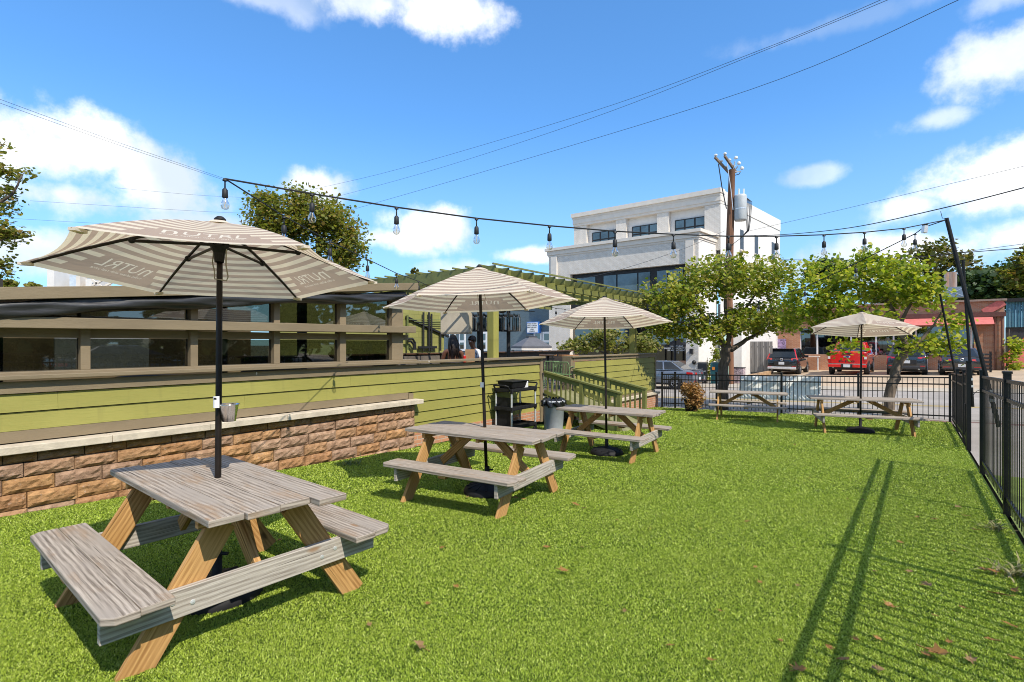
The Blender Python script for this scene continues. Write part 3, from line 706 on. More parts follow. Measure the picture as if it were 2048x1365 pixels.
_n, _u, _s = MB().text2d('n', .185) + np.array([-.165, .022]), MB().text2d('ÜTRL', .135) + np.array([.05, .012]), MB().text2d('vodka seltzer with real juice', .036) + np.array([.0, -.062])
PRINT = (np.concatenate([_n, _u, _s]), np.concatenate([_n, _u]))
def parasol(i, base, cen, Rr, dz, th, tilt):
    lab = ['nearest striped parasol, seen from below beside the stone wall', 'striped cream parasol over the table by the utility cart', 'striped cream parasol over the table by the green ramp', 'striped cream parasol under the trees at the far right'][i]
    t = thing('parasol', lab, 'parasol', base, 0, 'striped cream parasols over the tables')
    b = Vector(base); c = Vector(cen) - b                 # rim centre relative to the foot
    tx, ty = tilt; ax = Vector((-tx, -ty, 1)).normalized()
    X = Vector((1, 0, tx)).normalized(); Y = ax.cross(X)
    hub = c + ax * dz
    def q(r, a, z): return c + X * (r * math.cos(a)) + Y * (r * math.sin(a)) + ax * z
    prof = lambda v: dz * (1 - v) - .05 * dz * math.sin(math.pi * v) * -1.6
    can = MB(); NU, NV = (150, 62) if i == 0 else (80, 34); small = 0 if i == 0 else 1
    for p in range(6):
        a0 = th + p * math.pi / 3
        def fn(u, v, a0=a0):
            v = .02 + .98 * v; s = abs(2 * u - 1); ch = 1 - (1 - s * s) * (.035 + .02 * v)
            p0 = Vector((math.cos(a0), math.sin(a0), 0)); p1 = Vector((math.cos(a0 + math.pi / 3), math.sin(a0 + math.pi / 3), 0)); h = p0.lerp(p1, u) * (Rr * v * ch)
            z = prof(v) - .016 * (1 - s * s) * math.sin(math.pi * min(1, v)) - (.012 * (1 - s * s) * v)
            return c + X * h.x + Y * h.y + ax * z
        if p % 2: can.grid(fn, 12, 14, lambda u, v: ((u - .5), .02 + .98 * v), 1); continue
        # a printed panel: fine cells over the print, each cell either cloth or lettering
        us = lin(0, .22, 5) + lin(.22, .78, NU)[1:] + lin(.78, 1, 5)[1:]; vs = lin(0, .72, 10) + lin(.72, .93, NV)[1:] + [.965, 1]
        U = (np.array(us[:-1]) + us[1:]) / 2 - .5; V = (np.array(vs[:-1]) + vs[1:]) / 2
        XX = U[None, :] * Rr * V[:, None]; YY = -(V[:, None] - .80) * Rr * .9 + 0 * XX; ins = np.zeros(XX.shape, bool)
        for tri in PRINT[small]:
            (x1, y1), (x2, y2), (x3, y3) = tri; d = (y2 - y3) * (x1 - x3) + (x3 - x2) * (y1 - y3)
            if abs(d) < 1e-12: continue
            l1 = ((y2 - y3) * (XX - x3) + (x3 - x2) * (YY - y3)) / d; l2 = ((y3 - y1) * (XX - x3) + (x1 - x3) * (YY - y3)) / d
            ins |= (l1 >= 0) & (l2 >= 0) & (l1 + l2 <= 1)
        bs_ = len(can.v); nc = len(us)
        for v in vs:
            for u in us: can.v.append(tuple(fn(u, v)))
        for j in range(len(vs) - 1):
            for i in range(nc - 1):
                can.f.append((bs_ + j * nc + i, bs_ + j * nc + i + 1, bs_ + (j + 1) * nc + i + 1, bs_ + (j + 1) * nc + i)); can.m.append(2 if ins[j, i] else 0)
                for u, v in ((us[i], vs[j]), (us[i + 1], vs[j]), (us[i + 1], vs[j + 1]), (us[i], vs[j + 1])): can.u.append((u - .5, .02 + .98 * v))
    co = can.build('canopy', [M_canopy, canopy_plain, M_letter], t, smooth=True)
    vent = MB()
    vent.lathe([(.001, dz + .018), (.07, dz - .004), (.11, dz - .026)], c, 6, Matrix((X, Y, ax)).transposed() @ Matrix.Rotation(th, 3, 'Z'))
    vent.build('vent_cap', canopy_plain, co)
    MB().lathe([(.001, dz + .040), (.020, dz + .037), (.036, dz + .022), (.036, dz + .012)], c, 12, Matrix((X, Y, ax)).transposed()).build('finial', M_blackplastic, t, smooth=True)
    MB().tube([(0, 0, .05), hub * .34, hub * .68, hub], [.0195, .0195, .019, .018], 14).build('pole', M_pole, t, smooth=True)
    run = c + ax * (dz - .17)
    MB().lathe([(.028, -.10), (.034, -.04), (.055, 0), (.055, .035), (.03, .05)], run, 12, Matrix((X, Y, ax)).transposed()).build('runner', M_blackplastic, t)
    MB().tube([run + X * -.035 + ax * 0, run + X * -.045 + ax * -.10, run + X * -.03 - ax * .16, run + X * -.028 - ax * .21, run + X * .05 - ax * .225, run + X * .06 - ax * .2, run + X * .045 - ax * .12, run + X * .045], .0045, 6).build('crank_loop', M_graylt, t)
    for p in range(6):
        a = th + p * math.pi / 3
        pts = [q(Rr * v * .985, a, prof(v) - .014) for v in (.05, .3, .5, .75, .985)]
        rb = MB().tube(pts, [.010, .010, .010, .009, .007], 6).build('rib', M_pole, t)
        MB().tube([run + (X * math.cos(a) + Y * math.sin(a)) * .05 + ax * .015, q(Rr * .47, a, prof(.48) - .03)], .010, 6).build('strut', M_pole, rb)
        MB().ball(q(Rr * .47, a, prof(.48) - .025), (.022, .022, .022), 8, 5).build('hinge', M_blackplastic, rb)
        e = q(Rr * .985, a, prof(.985) - .012); d = (X * math.cos(a) + Y * math.sin(a))
        MB().bar(e - d * .05, e + d * .012, .04, .016).build('tip_pocket', M_letter, rb)
    bs = MB().lathe([(.27, 0), (.275, .03), (.255, .07), (.19, .095), (.10, .115), (.05, .13), (.03, .14), (.03, .30), (.026, .31)], n=28)
    bo = bs.build('base', M_blackplastic, t, smooth=True)
    for a in range(12): bo_m = MB().bar((.07 * math.cos(a * R(30)), .07 * math.sin(a * R(30)), .119), (.24 * math.cos(a * R(30)), .24 * math.sin(a * R(30)), .082), .012, .012).build('base_fin', M_blackplastic, bo)
    MB().tube([(.026, 0, .27), (.07, 0, .27)], .012, 8).build('clamp_knob', M_blackplastic, bo)
    return t
canopy_plain = canopy_mat('striped_canopy_plain', True)
parasol(0, at_lawn(-1.90, 3.35), (-1.93, 3.425, 2.062), 1.022, .346, .411, (.026, -.082))
parasol(1, at_lawn(-.29, 6.05), (-.375, 6.21, 2.08), 1.166, .424, -1.055, (.039, -.03))
parasol(2, at_lawn(1.585, 8.70), (1.593, 8.94, 1.958), 1.133, .432, -1.206, (.001, -.075))
parasol(3, at_lawn(7.73, 11.54), (7.81, 11.62, 1.885), 1.133, .412, .002, (-.073, -.09))

# sticker and ice bucket on the near pole
def pole_bits():
    p = P(458, 826, 3.40); t = thing('ice_bucket', 'small shiny metal bucket clipped to the nearest parasol pole', 'bucket', p + Vector((0, 0, -.055)))
    MB().lathe([(.001, 0), (.040, 0), (.057, .105), (.062, .108), (.062, .114), (.055, .112), (.038, .006)], n=24).build('bucket_body', M_chrome, t, smooth=True)
    MB().tube([(-.058, 0, .105), (-.10, 0, .11)], .006, 6).build('clip', M_galv, t)
    for n_, (px, py, d) in enumerate(((433, 803, 3.40), (964, 770, 6.09))):
        a = [(-1.90, 3.35), (-.29, 6.05)][n_]; z = P(px, py, d).z; s = MB()
        s.grid(lambda u, v: (.0232 * math.sin((u - .5) * 2.2), -.0232 * math.cos((u - .5) * 2.2), (v - .5) * (.075 if n_ == 0 else .06)), 6, 1)
        m4 = MB()
        if n_ == 0:
            s.box((.0, -.0236, .022), (.018, .0012, .012), mi=1)
        o = s.build('pole_sticker', [M_white, M_black], None, loc=P(px, py, d) if n_ else P(434.3, 804, 3.355))
        tag(o, 'white label wrapped round the %s parasol pole' % ('nearest' if n_ == 0 else 'second nearest'), 'sticker')
pole_bits()
# ---------------------------------------------------------------- iron fences and leaning poles
def fence_panel(t, a, b, h=1.34, gap=.118, mid=.20, name='picket_panel', pw=.015, pc=None):
    org = Vector(t.location); a, b = Vector(a) - org, Vector(b) - org; L = (b - a).length; mb = MB(); up = Vector((0, 0, 1))
    n = int(L / gap)
    for i in range(1, n):
        p = a.lerp(b, i / n); mb.box(p + up * ((h + .06) / 2), (pw, pc or pw, h - .06), rz=math.atan2((b - a).y, (b - a).x))
    mb.build(name, M_fence, t)
    for z in (h - .015, h - mid, .16):
        MB().bar(a + up * z, b + up * z, .026, .034).build('rail', M_fence, t)
def fence_post(t, p, h=1.42, w=.055, ball=True):
    p = Vector(p) - Vector(t.location)
    o = MB().box(p + Vector((0, 0, h / 2 - .1)), (w, w, h + .2), rz=math.atan2(FR.y, FR.x)).build('post', M_fence, t, bevel=.003)
    MB().box(p + Vector((0, 0, h + .012)), (w + .014, w + .014, .024), rz=math.atan2(FR.y, FR.x)).build('post_cap', M_fence, o)
def fences():
    def FF(k): x, y = 11.44 - .785 * k, 13.58 + .619 * k; return Vector((x, y, LZ(x, y)))
    t = thing('iron_fence', 'black picket fence along the street behind the far tables', 'fence', FF(0))
    ks = [0, 2.0, 3.98, 5.93, 7.33, 7.80]
    for k in ks: fence_post(t, FF(k), 1.24)
    for a, b in zip(ks[:-1], ks[1:]): fence_panel(t, FF(a), FF(b), 1.18, gap=.108 if a < 7 else .07, mid=.19)
    t = thing('iron_fence', 'black picket fence filling the lower right edge of the lawn', 'fence', RF(0))
    ks = [0, -2.5, -5, -7.5]
    for k in ks: fence_post(t, RF(k), 1.40, .06)
    for a, b in zip(ks[:-1], ks[1:]): fence_panel(t, RF(a), RF(b), 1.34, gap=.13, pw=.024, pc=.007)
    # loose wire twisted on the first post
    p = RF(0) - Vector(t.location)
    MB().tube([p + Vector((0, 0, 1.16)), p + Vector((-.10, -.02, 1.13)), p + Vector((-.16, -.02, 1.06)), p + Vector((-.12, 0, 1.02))], .004, 5).build('wire_tie', M_black, t)
    t = thing('iron_fence', 'short black picket fence between the gate and the street corner', 'fence', RF(8.07))
    for k in (3.55, 5.8): fence_post(t, RF(k), 1.38, .06)
    for a, b in ((3.55, 5.8), (5.8, 8.02)): fence_panel(t, RF(a), RF(b), 1.30)
    t = thing('iron_gate', 'narrow black iron gate with latch between two tall posts', 'gate', RF(2.5))
    fence_post(t, RF(2.47), 1.54, .065); fence_post(t, RF(2.72), 1.50, .05)
    fence_panel(t, RF(2.75), RF(3.5), 1.34, name='gate_leaf')
    p = RF(2.72) - Vector(t.location)
    MB().box(p + Vector((0, 0, .55)), (.05, .09, .5), rz=math.atan2(FR.y, FR.x)).build('latch', M_fence, t)
    MB().tube([p + Vector((-.05, -.05, .42)), p + Vector((-.09, -.09, .5)), p + Vector((-.05, -.05, .66))], .009, 6).build('handle', M_fence, t)
    t = thing('iron_fence', 'second black picket fence across the path at the right edge', 'fence', RF(-.6, 1.75))
    for k in (-.6, -3.0, -5.5): fence_post(t, RF(k, 1.75), 1.36, .055)
    for a, b in ((-.6, -3.0), (-3.0, -5.5)): fence_panel(t, RF(a, 1.75), RF(b, 1.75), 1.30)
    mb = MB()
    for i in range(9): mb.face([RF(9 - i, .02) - Vector((0, 0, .012)), RF(8 - i, .02) - Vector((0, 0, .012)), RF(8 - i, 1.7) - Vector((0, 0, .012)), RF(9 - i, 1.7) - Vector((0, 0, .012))])
    tag(mb.build('path', M_gravel, weld=True), kind='structure')
    mb = MB()
    for i in range(10): mb.face([RF(-i, .02) - Vector((0, 0, .010)), RF(-1 - i, .02) - Vector((0, 0, .010)), RF(-1 - i, 8) - Vector((0, 0, .010)), RF(-i, 8) - Vector((0, 0, .010))])
    tag(mb.build('grass_verge', bpy.data.materials['grass_patch'], weld=True), kind='structure')
    mb = MB()
    for i in range(4): mb.face([RF(-i, -.075) + Vector((0, 0, .01)), RF(-i - 1, -.075) + Vector((0, 0, .01)), RF(-i - 1, .06) + Vector((0, 0, .01)), RF(-i, .06) + Vector((0, 0, .01))])
    for lab, bpx, tpx, d0, d1, r in (('thick black pole leaning left from the first post of the right fence', (1970, 744), (1893, 437), 7.12, 7.5, .026), ('thin black pole rising from the tall gate post', (1940, 728), (1926, 520), 9.1, 9.2, .022), ('thinnest black pole rising at the street corner of the fence', (1909, 742), (1880, 588), 13.4, 13.4, .024)):
        a, b = P(*bpx, d0), P(*tpx, d1); lo = a - (b - a).normalized() * .75
        t = thing('light_pole', lab, 'pole', lo)
        MB().tube([lo - lo, b - lo], r, 10).build('shaft', M_blackmetal, t)
        if r > .025: MB().tube([b - lo, b - lo + Vector((-.06, 0, .0)), b - lo + Vector((-.085, 0, .10))], .004, 5).build('hook', M_black, t)
        for f in (.18, .26): MB().lathe([(r * 1.25, -.02), (r * 1.25, .02)], a.lerp(lo, f * 2) - lo, 8).build('clamp', M_galv, t)
fences()

# ---------------------------------------------------------------- string lights and wires
def bulb(t, p, s=1.0, swing=0):
    k = MB().tube([p, p + Vector((0, 0, -.075 * s))], .0055 * s, 6); k.lathe([(.018 * s, 0), (.014 * s, .014 * s), (.006 * s, .02 * s)], p + Vector((0, 0, -.016 * s)), 8)
    k.lathe([(.010 * s, 0), (.019 * s, -.012 * s), (.021 * s, -.065 * s), (.018 * s, -.07 * s)], p + Vector((0, 0, -.07 * s)), 10)
    so = k.build('bulb_socket', M_black, t, smooth=True)
    g = MB().lathe([(.013 * s, 0), (.016 * s, -.015 * s), (.030 * s, -.045 * s), (.031 * s, -.06 * s), (.022 * s, -.082 * s), (.001, -.09 * s)], p + Vector((0, 0, -.138 * s)), 12)
    g.build('bulb', M_bulb, so, smooth=True)
    MB().tube([p + Vector((0, 0, -.14 * s)), p + Vector((.006, 0, -.165 * s)), p + Vector((-.004, 0, -.20 * s)), p + Vector((.003, 0, -.215 * s))], .0028 * s, 5).build('filament', std('filament', (.75, .6, .38), .4) if 'filament' not in bpy.data.materials else bpy.data.materials['filament'], so)
def cable(mb, pts, r, n=5): mb.tube(pts, r, n, False)
def string_a():
    A, B = Vector((-2.2, 4.0, 0)), Vector((6.27, 7.5, 0))
    def at(px, py):
        r = (px - 1024) / FP; dl = B - A; t = (r * A.y - A.x) / (dl.x - r * dl.y); d = A.y + t * dl.y; return P(px, py, d)
    pts = [(450, 358), (624, 388), (793, 415), (953, 437), (1099, 452), (1230, 463), (1347, 469), (1457, 473), (1553, 473), (1648, 470), (1729, 465), (1808, 457), (1848, 449), (1893, 440)]
    w = [at(*p) for p in pts]
    t = thing('string_light', 'long string of clear bulbs spanning from above the near table to the leaning pole', 'string lights', w[0], 0, 'festoon string lights')
    o = Vector(t.location); mb = MB(); cable(mb, [p - o for p in w], .007, 6); mb.build('cable', M_black, t)
    for i, p in enumerate(w[:12]): bulb(t, p - o, 1.05 if i < 5 else 1.15)
    # third strand: from the same anchor to the pavilion roof corner
    C = D2W(5.5, .05, 0)
    A2 = w[0]; q = []
    pl = [(450, 358), (568, 433), (660, 483), (735, 519), (793, 547), (837, 563), (868, 577)]
    dl = Vector((C.x - A.x, C.y - A.y, 0))
    def at2(px, py):
        r = (px - 1024) / FP; tt = (r * A.y - A.x) / (dl.x - r * dl.y); return P(px, py, A.y + tt * dl.y)
    q = [at2(*p) for p in pl]
    t = thing('string_light', 'short string of bulbs dropping from above the near parasol to the brown roof corner', 'string lights', q[0], 0, 'festoon string lights')
    o = Vector(t.location); mb = MB(); cable(mb, [p - o for p in q], .006, 6); mb.build('cable', M_black, t)
    for p in (q[1], q[2], q[3], q[4], q[5]): bulb(t, p - o, 1.15)
    # second strand: pole top back to the far pergola post
    E = P(1893, 440, 7.5); F = P(1300, 655, 17.5)
    pl = [(1848, 455), (1830, 468), (1712, 527), (1610, 575), (1517, 603), (1420, 632), (1330, 652)]
    dl = Vector((F.x - E.x, F.y - E.y, 0))
    def at3(px, py):
        r = (px - 1024) / FP; tt = (r * E.y - E.x) / (dl.x - r * dl.y); return P(px, py, E.y + tt * dl.y)
    q = [E] + [at3(*p) for p in pl]
    t = thing('string_light', 'string of bulbs running from the leaning pole back through the redbud trees', 'string lights', E, 0, 'festoon string lights')
    o = Vector(t.location); mb = MB(); cable(mb, [p - o for p in q], .007, 6); mb.build('cable', M_black, t)
    for p in q[2:7]: bulb(t, p - o, 1.2)
    fl = thing('floodlight', 'small grey floodlight hanging from the cable beside the leaning pole', 'floodlight', P(1850, 452, 7.35))
    MB().bar((0, 0, 0), (-.01, 0, -.10), .055, .05).build('housing', M_galv, fl); MB().box((0, -.0, .012), (.05, .04, .03)).build('bracket', M_black, fl)
    # small strand under the pergola
    t = thing('string_light', 'short string of bulbs hanging under the green pergola', 'string lights', P(1090, 610, 17), 0, 'festoon string lights')
    o = Vector(t.location); q = [P(px, py, 17) - o for px, py in ((1090, 612), (1112, 617), (1130, 619), (1155, 617), (1180, 611))]
    mb = MB(); cable(mb, q, .008); mb.build('cable', M_black, t)
    for p in q[1:4]: bulb(t, p, 1.4)
string_a()
def wire(label, pts, r=.012, name='power_line'):
    w = [P(*p) for p in pts]; o = w[0]
    sm = []
    for i in range(len(w) - 1):
        for k in range(8):
            t = k / 8; p0 = w[max(i - 1, 0)]; p1, p2 = w[i], w[i + 1]; p3 = w[min(i + 2, len(w) - 1)]
            sm.append(0.5 * ((2 * p1) + (p2 - p0) * t + (2 * p0 - 5 * p1 + 4 * p2 - p3) * t * t + (3 * p1 - p0 - 3 * p2 + p3) * t ** 3) - o)
    sm.append(w[-1] - o)
    mb = MB(); cable(mb, sm, r); ob = mb.build(name, M_black, None, loc=o); tag(ob, label, 'cable')
wire('uppermost of the three overhead lines crossing the blue sky', [(560, 397, 46), (605, 384, 44), (792, 340, 38), (1180, 225, 28), (1530, 97, 21), (1790, -12, 17)], .009)
wire('middle one of the three overhead lines crossing the blue sky', [(560, 424, 47), (639, 403, 44), (868, 340, 38), (1180, 238, 28), (1530, 101, 21), (1815, -16, 17)], .009)
wire('lowest and thickest of the three overhead lines crossing the blue sky', [(640, 440, 46), (704, 420, 44), (980, 340, 36), (1500, 180, 24), (1940, -10, 16)], .011)
wire('drooping black service cable from the utility pole to the right edge', [(1462, 472, 26.5), (1560, 470, 22), (1700, 456, 18), (1880, 418, 14), (2070, 370, 11)], .014)
wire('thin line rising to the right above the brick building', [(1500, 462, 27), (1660, 425, 24), (1850, 380, 20), (2080, 325, 17)], .007)
wire('double cable sagging past the leaning poles at the right edge', [(1560, 520, 40), (1760, 520, 32), (1900, 508, 26), (2080, 494, 22)], .018)
wire('thin cable just above the double cable at the right edge', [(1880, 512, 26), (1960, 500, 24), (2080, 484, 21)], .010)
wire('higher guy wire running from the bulb string to the left edge', [(450, 358, 4.0), (230, 283, 3.4), (-30, 188, 2.8)], .0011, 'guy_wire')
wire('lower guy wire running from the bulb string to the left edge', [(450, 361, 4.0), (230, 288, 3.4), (-30, 196, 2.8)], .0011, 'guy_wire')
wire('faint overhead line above the near parasol', [(230, 376, 40), (400, 391, 42), (530, 397, 44)], .008)
wire('faint overhead line left of the near parasol top', [(60, 402, 40), (400, 423, 42), (530, 428, 44)], .008)
wire('lowest faint overhead line behind the near parasol', [(20, 437, 40), (250, 450, 42), (530, 462, 44)], .008)
wire('black cable from the utility pole down to the left over the white facade', [(1450, 462, 27.5), (1370, 497, 25), (1250, 537, 21), (1130, 565, 17)], .008)

def utility_pole():
    b = S2W(sx_px(1459, 12.2), 12.2); b.z = SZ(sx_px(1459, 12.2), 12.2) - .1
    t = thing('utility_pole', 'brown wooden utility pole with insulators and grey transformer before the white building', 'utility pole', b)
    d = b.y; q = lambda px, py, dd=0: P(px, py, d + dd) - b
    MB().tube([Vector((0, 0, 0)), q(1457, 600), q(1460, 470), q(1464, 340)], [.24, .22, .20, .165], 14).build('pole', std('pole_wood', (.16, .075, .04), .9, .4, 5, bump=.6, bs=20, stretch=(1, 1, .15)), t)
    for (a, bb) in (((1430, 315), (1459, 347)), ((1449, 312), (1472, 345))):
        arm = MB().bar(q(*a, -.5), q(*bb, .2), .10, .12).build('crossarm', std('arm_wood', (.20, .15, .11), .9, .3, 6) if 'arm_wood' not in bpy.data.materials else bpy.data.materials['arm_wood'], t)
        for f in (.05, .42, .78):
            p = q(*a, -.5).lerp(q(*bb, .2), f)
            MB().lathe([(.03, .05), (.03, .10), (.085, .12), (.095, .17), (.055, .21), (.001, .22)], p, 10).build('insulator', M_white, arm)
    for px, py in ((1472, 316), (1478, 327), (1484, 337)):
        MB().tube([q(1466, 345), q(px - 2, py + 6, -.2)], .03, 6).build('bracket', M_galv, t); MB().lathe([(.03, -.08), (.10, -.04), (.10, .04), (.04, .09), (.001, .10)], q(px, py, -.2), 10).build('insulator', M_white, t)
    MB().tube([q(1466, 352), q(1478, 349), q(1482, 342)], .02, 5).build('jumper_wire', M_black, t)
    tr = MB().lathe([(.001, 0), (.29, .03), (.32, .10), (.32, 1.32), (.30, 1.42), (.12, 1.48), (.001, 1.5)], q(1481, 443, -.25), 20).build('transformer', std('transformer_grey', (.46, .48, .48), .45, .1, 3), t, smooth=True)
    for dx in (-.15, .12): MB().tube([q(1483, 388, -.25) + Vector((dx, 0, -.05)), q(1483, 380, -.25) + Vector((dx, 0, .05))], .04, 8).build('bushing', M_white, tr)
    MB().lathe([(.325, 0), (.325, .05)], q(1481, 420, -.25), 20).build('band', M_galv, tr)
    for py in (397, 429): MB().bar(q(1466, py), q(1476, py, -.2), .08, .08).build('bracket', M_black, t)
    rnd = random.Random(4)
    for i in range(5):
        x = 1493 + i * 2.2; mid = [q(1491, 394, -.3), q(x + 2, 404, -.4), q(x + rnd.uniform(-1, 3), 440, -.4), q(1494 + i, 462, -.35), q(1480, 478, -.2), q(1464, 490, -.25)]
        MB().tube(mid, .016, 5, False).build('drop_cable', M_black, t)
    MB().tube([q(1437, 328, -.3), q(1444, 375, -.2), q(1453, 418, -.1)], .03, 5).build('guy_rod', M_black, t); MB().tube([q(1454, 325, -.3), q(1462, 380, -.3), q(1466, 420, -.3)], .02, 5).build('guy_rod', M_galv, t)
    MB().box(q(1458, 495, -.3), (.2, .2, .35)).build('junction_box', M_black, t)
utility_pole()

# ---------------------------------------------------------------- buildings across the street
def zs_px(px, py, b):
    x = sx_px(px, b); w = S2W(x, b); return CAMZ + (HZ - py) / FP * w.y
def white_building():
    t = thing('white_building', 'white painted brick building three storeys tall with black windows', 'building', KS, SROT)
    b0, b1 = 14.0, 16.5
    x0, x1 = sx_px(1098, b0), sx_px(1397, b0); u0, u1 = sx_px(1148, b1), sx_px(1441, b1)
    sh = lambda x, y, yb: x + .1 * (y - yb)
    zc = 8.58; gz0 = -1.4
    def prism(x0, x1, y0, y1, z0, z1, yb=None, mi=0, mb=None):
        yb = y0 if yb is None else yb; mb = mb or MB()
        lo = [(sh(x0, y0, yb), y0, z0), (sh(x1, y0, yb), y0, z0), (sh(x1, y1, yb), y1, z0), (sh(x0, y1, yb), y1, z0)]
        return mb.hexa(lo, [(a, c, z1) for a, c, _ in lo], mi)
    # ground storey: brick piers, dark storefront; upper band of brick
    zw1, zw0 = zs_px(1290, 535, b0), zs_px(1290, 585, b0)
    pz = lambda px: sx_px(px, b0)
    prism(x0, x1, b0, b1 + .2, zw1, zc - .55).build('facade_wall', M_whitebrick, t)
    prism(x1 - .02, x1 + .003, b0 + .01, b1 + .2, gz0, zc - .5, b0).build('side_wall', M_whitewall, t)
    wl, wr = pz(1140), pz(1372)
    prism(x0, wl, b0, b1, gz0, zw1 - .003).build('pier', M_whitebrick, t); prism(wr, x1, b0, b1, gz0, zw1 - .003).build('pier', M_whitebrick, t)
    prism(wl, wr, b0 + .30, b0 + .4, zw0 - .3, zw1 - .01, b0).build('window_band', M_black, t)
    for a, bb in ((1150, 1186), (1203, 1228), (1231, 1270), (1273, 1296), (1310, 1330), (1333, 1362)):
        p = prism(pz(a), pz(bb), b0 + .26, b0 + .295, zw0 - .1, zw1 - .28, b0).build('window_pane', M_skyglass, t)
    prism(wl, wr, b0 + .12, b0 + .25, zw0 - 1.1, zw0 - .3, b0).build('fascia_band', M_black, t)
    zs = zs_px(1358, 722, b0); zg = zs_px(1358, 760, b0)
    prism(wl, wr, b0 + .35, b0 + .45, zs, zw0 - 1.0, b0).build('storefront_glass', M_darkglass, t)
    prism(wl, wr, b0 + .30, b0 + .46, zg - .5, zs, b0).build('storefront_base', M_redbrick, t)
    prism(wl, wr, b0 + 1.2, b0 + 1.3, zg - .5, zw0, b0).build('storefront_interior', M_darkint, t)
    for px in (1343, 1368): prism(pz(px), pz(px) + .12, b0 + .28, b0 + .36, zg - .4, zw0 - 1, b0).build('mullion', M_black, t)
    let = MB()
    for i, (s, py) in enumerate((('HAIR STUDIO', 693), ('BARBER + SALON STUDIO', 697.5), ('BY APPOINTMENT', 701.5), ('M - S', 706))):
        mm = Matrix.Translation((pz(1349), b0 + .335, zs_px(1349, py, b0))) @ Matrix.Rotation(R(90), 4, 'X'); let.text(s, .14, mm, .002)
    let.build('window_lettering', M_white, t)
    # cornices
    mb = MB()
    for z0, z1, pr in ((zc - .62, zc - .5, .04), (zc - .5, zc - .2, .10), (zc - .2, zc, .22)): prism(x0 - pr, x1 + pr, b0 - pr, b1 + .1, z0, z1 - .004, b0, 0, mb)
    mb.build('cornice', M_whitetrim, t)
    for xx in (x0 + .25, x1 - .75): prism(xx, xx + .5, b0 - .12, b0, zc - 2.3, zc - .64, b0).build('corbel_panel', M_whitetrim, t)
    # set-back upper storey with three recessed bays
    zu = 11.52; pu = lambda px: sx_px(px, b1)
    bays = [(1173, 1232, 458, 446, 440), (1252, 1314, 437, 0, 0), (1337, 1409, 418, 0, 0)]
    ztop = zs_px(1409, 412, b1); zwt, zwb = zs_px(1343, 447, b1) + .22, zs_px(1343, 467, b1) - .3
    prism(u0, u1, b1, b1 + 11.6, ztop, zu - .95, b1).build('upper_wall', M_whitebrick, t)
    edges = [u0] + [v for a, c, *_ in bays for v in (pu(a), pu(c))] + [u1]
    for i in range(0, len(edges), 2): prism(edges[i], edges[i + 1], b1, b1 + .6, 7.6, ztop - .003, b1).build('pier', M_whitebrick, t)
    prism(u0 + .01, u1 - .01, b1 + .35, b1 + 11.6, 7.6, ztop - .002, b1).build('recess_wall', M_whitewall, t)
    prism(u1 - .01, u1 + .006, b1 + .01, b1 + 11.62, gz0, zu - .9, b1).build('side_wall', M_whitewall, t)
    for a, c, *_ in bays:
        xa, xb = pu(a) + .32, pu(c) - .06
        fr = prism(xa, xb, b1 + .25, b1 + .33, zwb, zwt, b1).build('window_frame', M_black, t)
        w3 = (xb - xa) / 3
        for j in range(3):
            for z0, z1 in ((zwb + .05, (zwb + zwt) / 2 - .05), ((zwb + zwt) / 2 + .05, zwt - .07)):
                prism(xa + j * w3 + .07, xa + (j + 1) * w3 - .05, b1 + .235, b1 + .252, z0, z1, b1).build('window_pane', M_skyglass, fr)
    mb = MB()
    for z0, z1, pr in ((zu - .95, zu - .78, .05), (zu - .78, zu - .45, .10), (zu - .45, zu - .30, .13), (zu - .30, zu, .24)): prism(u0 - pr * .5, u1 + pr * .4, b1 - pr, b1 + .5, z0, z1 - .004, b1, 0, mb)
    mb.build('cornice', M_whitetrim, t)
    prism(u1 - .25, u1 + .05, b1 + .52, b1 + 11.65, zu - .9, zu - .06, b1).build('side_parapet', M_whitewall, t)
    # windows in the right-hand side, placed along it by measured pixels
    def side_at(px):
        a = S2W(u1, b1); dr = (SX * .1 + SY); r = (px - 1024) / FP; c = (r * a.y - a.x) / (dr.x - r * dr.y); return c, (a + dr * c).y
    for pa, pb, yt, yb in ((1480, 1487, 459, 499), (1509, 1516, 470, 508), (1543, 1549, 484, 520)):
        ca, da = side_at(pa); cb, db = side_at(pb); zt = CAMZ + (HZ - yt) / FP * da; zb = CAMZ + (HZ - yb) / FP * da
        xx = lambda c: u1 + .1 * c
        lo = [(xx(ca) + .01, b1 + ca, zb), (xx(cb) + .01, b1 + cb, zb), (xx(cb) - .05, b1 + cb, zb), (xx(ca) - .05, b1 + ca, zb)]
        fr = MB().hexa([(x + .008, y, z) for x, y, z in lo], [(x + .008, y, zt) for x, y, z in lo]).build('side_window', std('side_window_grey', (.05, .055, .06), .4) if 'side_window_grey' not in bpy.data.materials else bpy.data.materials['side_window_grey'], t)
        MB().box((xx((ca + cb) / 2) + .03, b1 + (ca + cb) / 2, zb - .05), (.08, cb - ca + .2, .1)).build('window_sill', M_whitetrim, t)
    # wall lamp and round vent on the street pier
    MB().box((pz(1384), b0 - .1, zs_px(1384, 703, b0)), (.18, .2, .3)).build('wall_lamp', M_black, t)
    MB().ball((pz(1389), b0 - .08, zs_px(1389, 725, b0)), .13).build('round_vent', M_black, t)
    # low part of the building running back on the right with downpipes and vine
    prism(x1 + .005, sx_px(1480, b1 + 1), b1 + 1, b1 + 8, gz0, 4.2, b1).build('low_wing', M_whitewall, t)
    for px in (1412, 1424): MB().tube([(sx_px(px, b1 + .9), b1 + .93, -.6), (sx_px(px, b1 + .9), b1 + .93, 3.9)], .06, 8).build('downpipe', M_whitetrim, t)
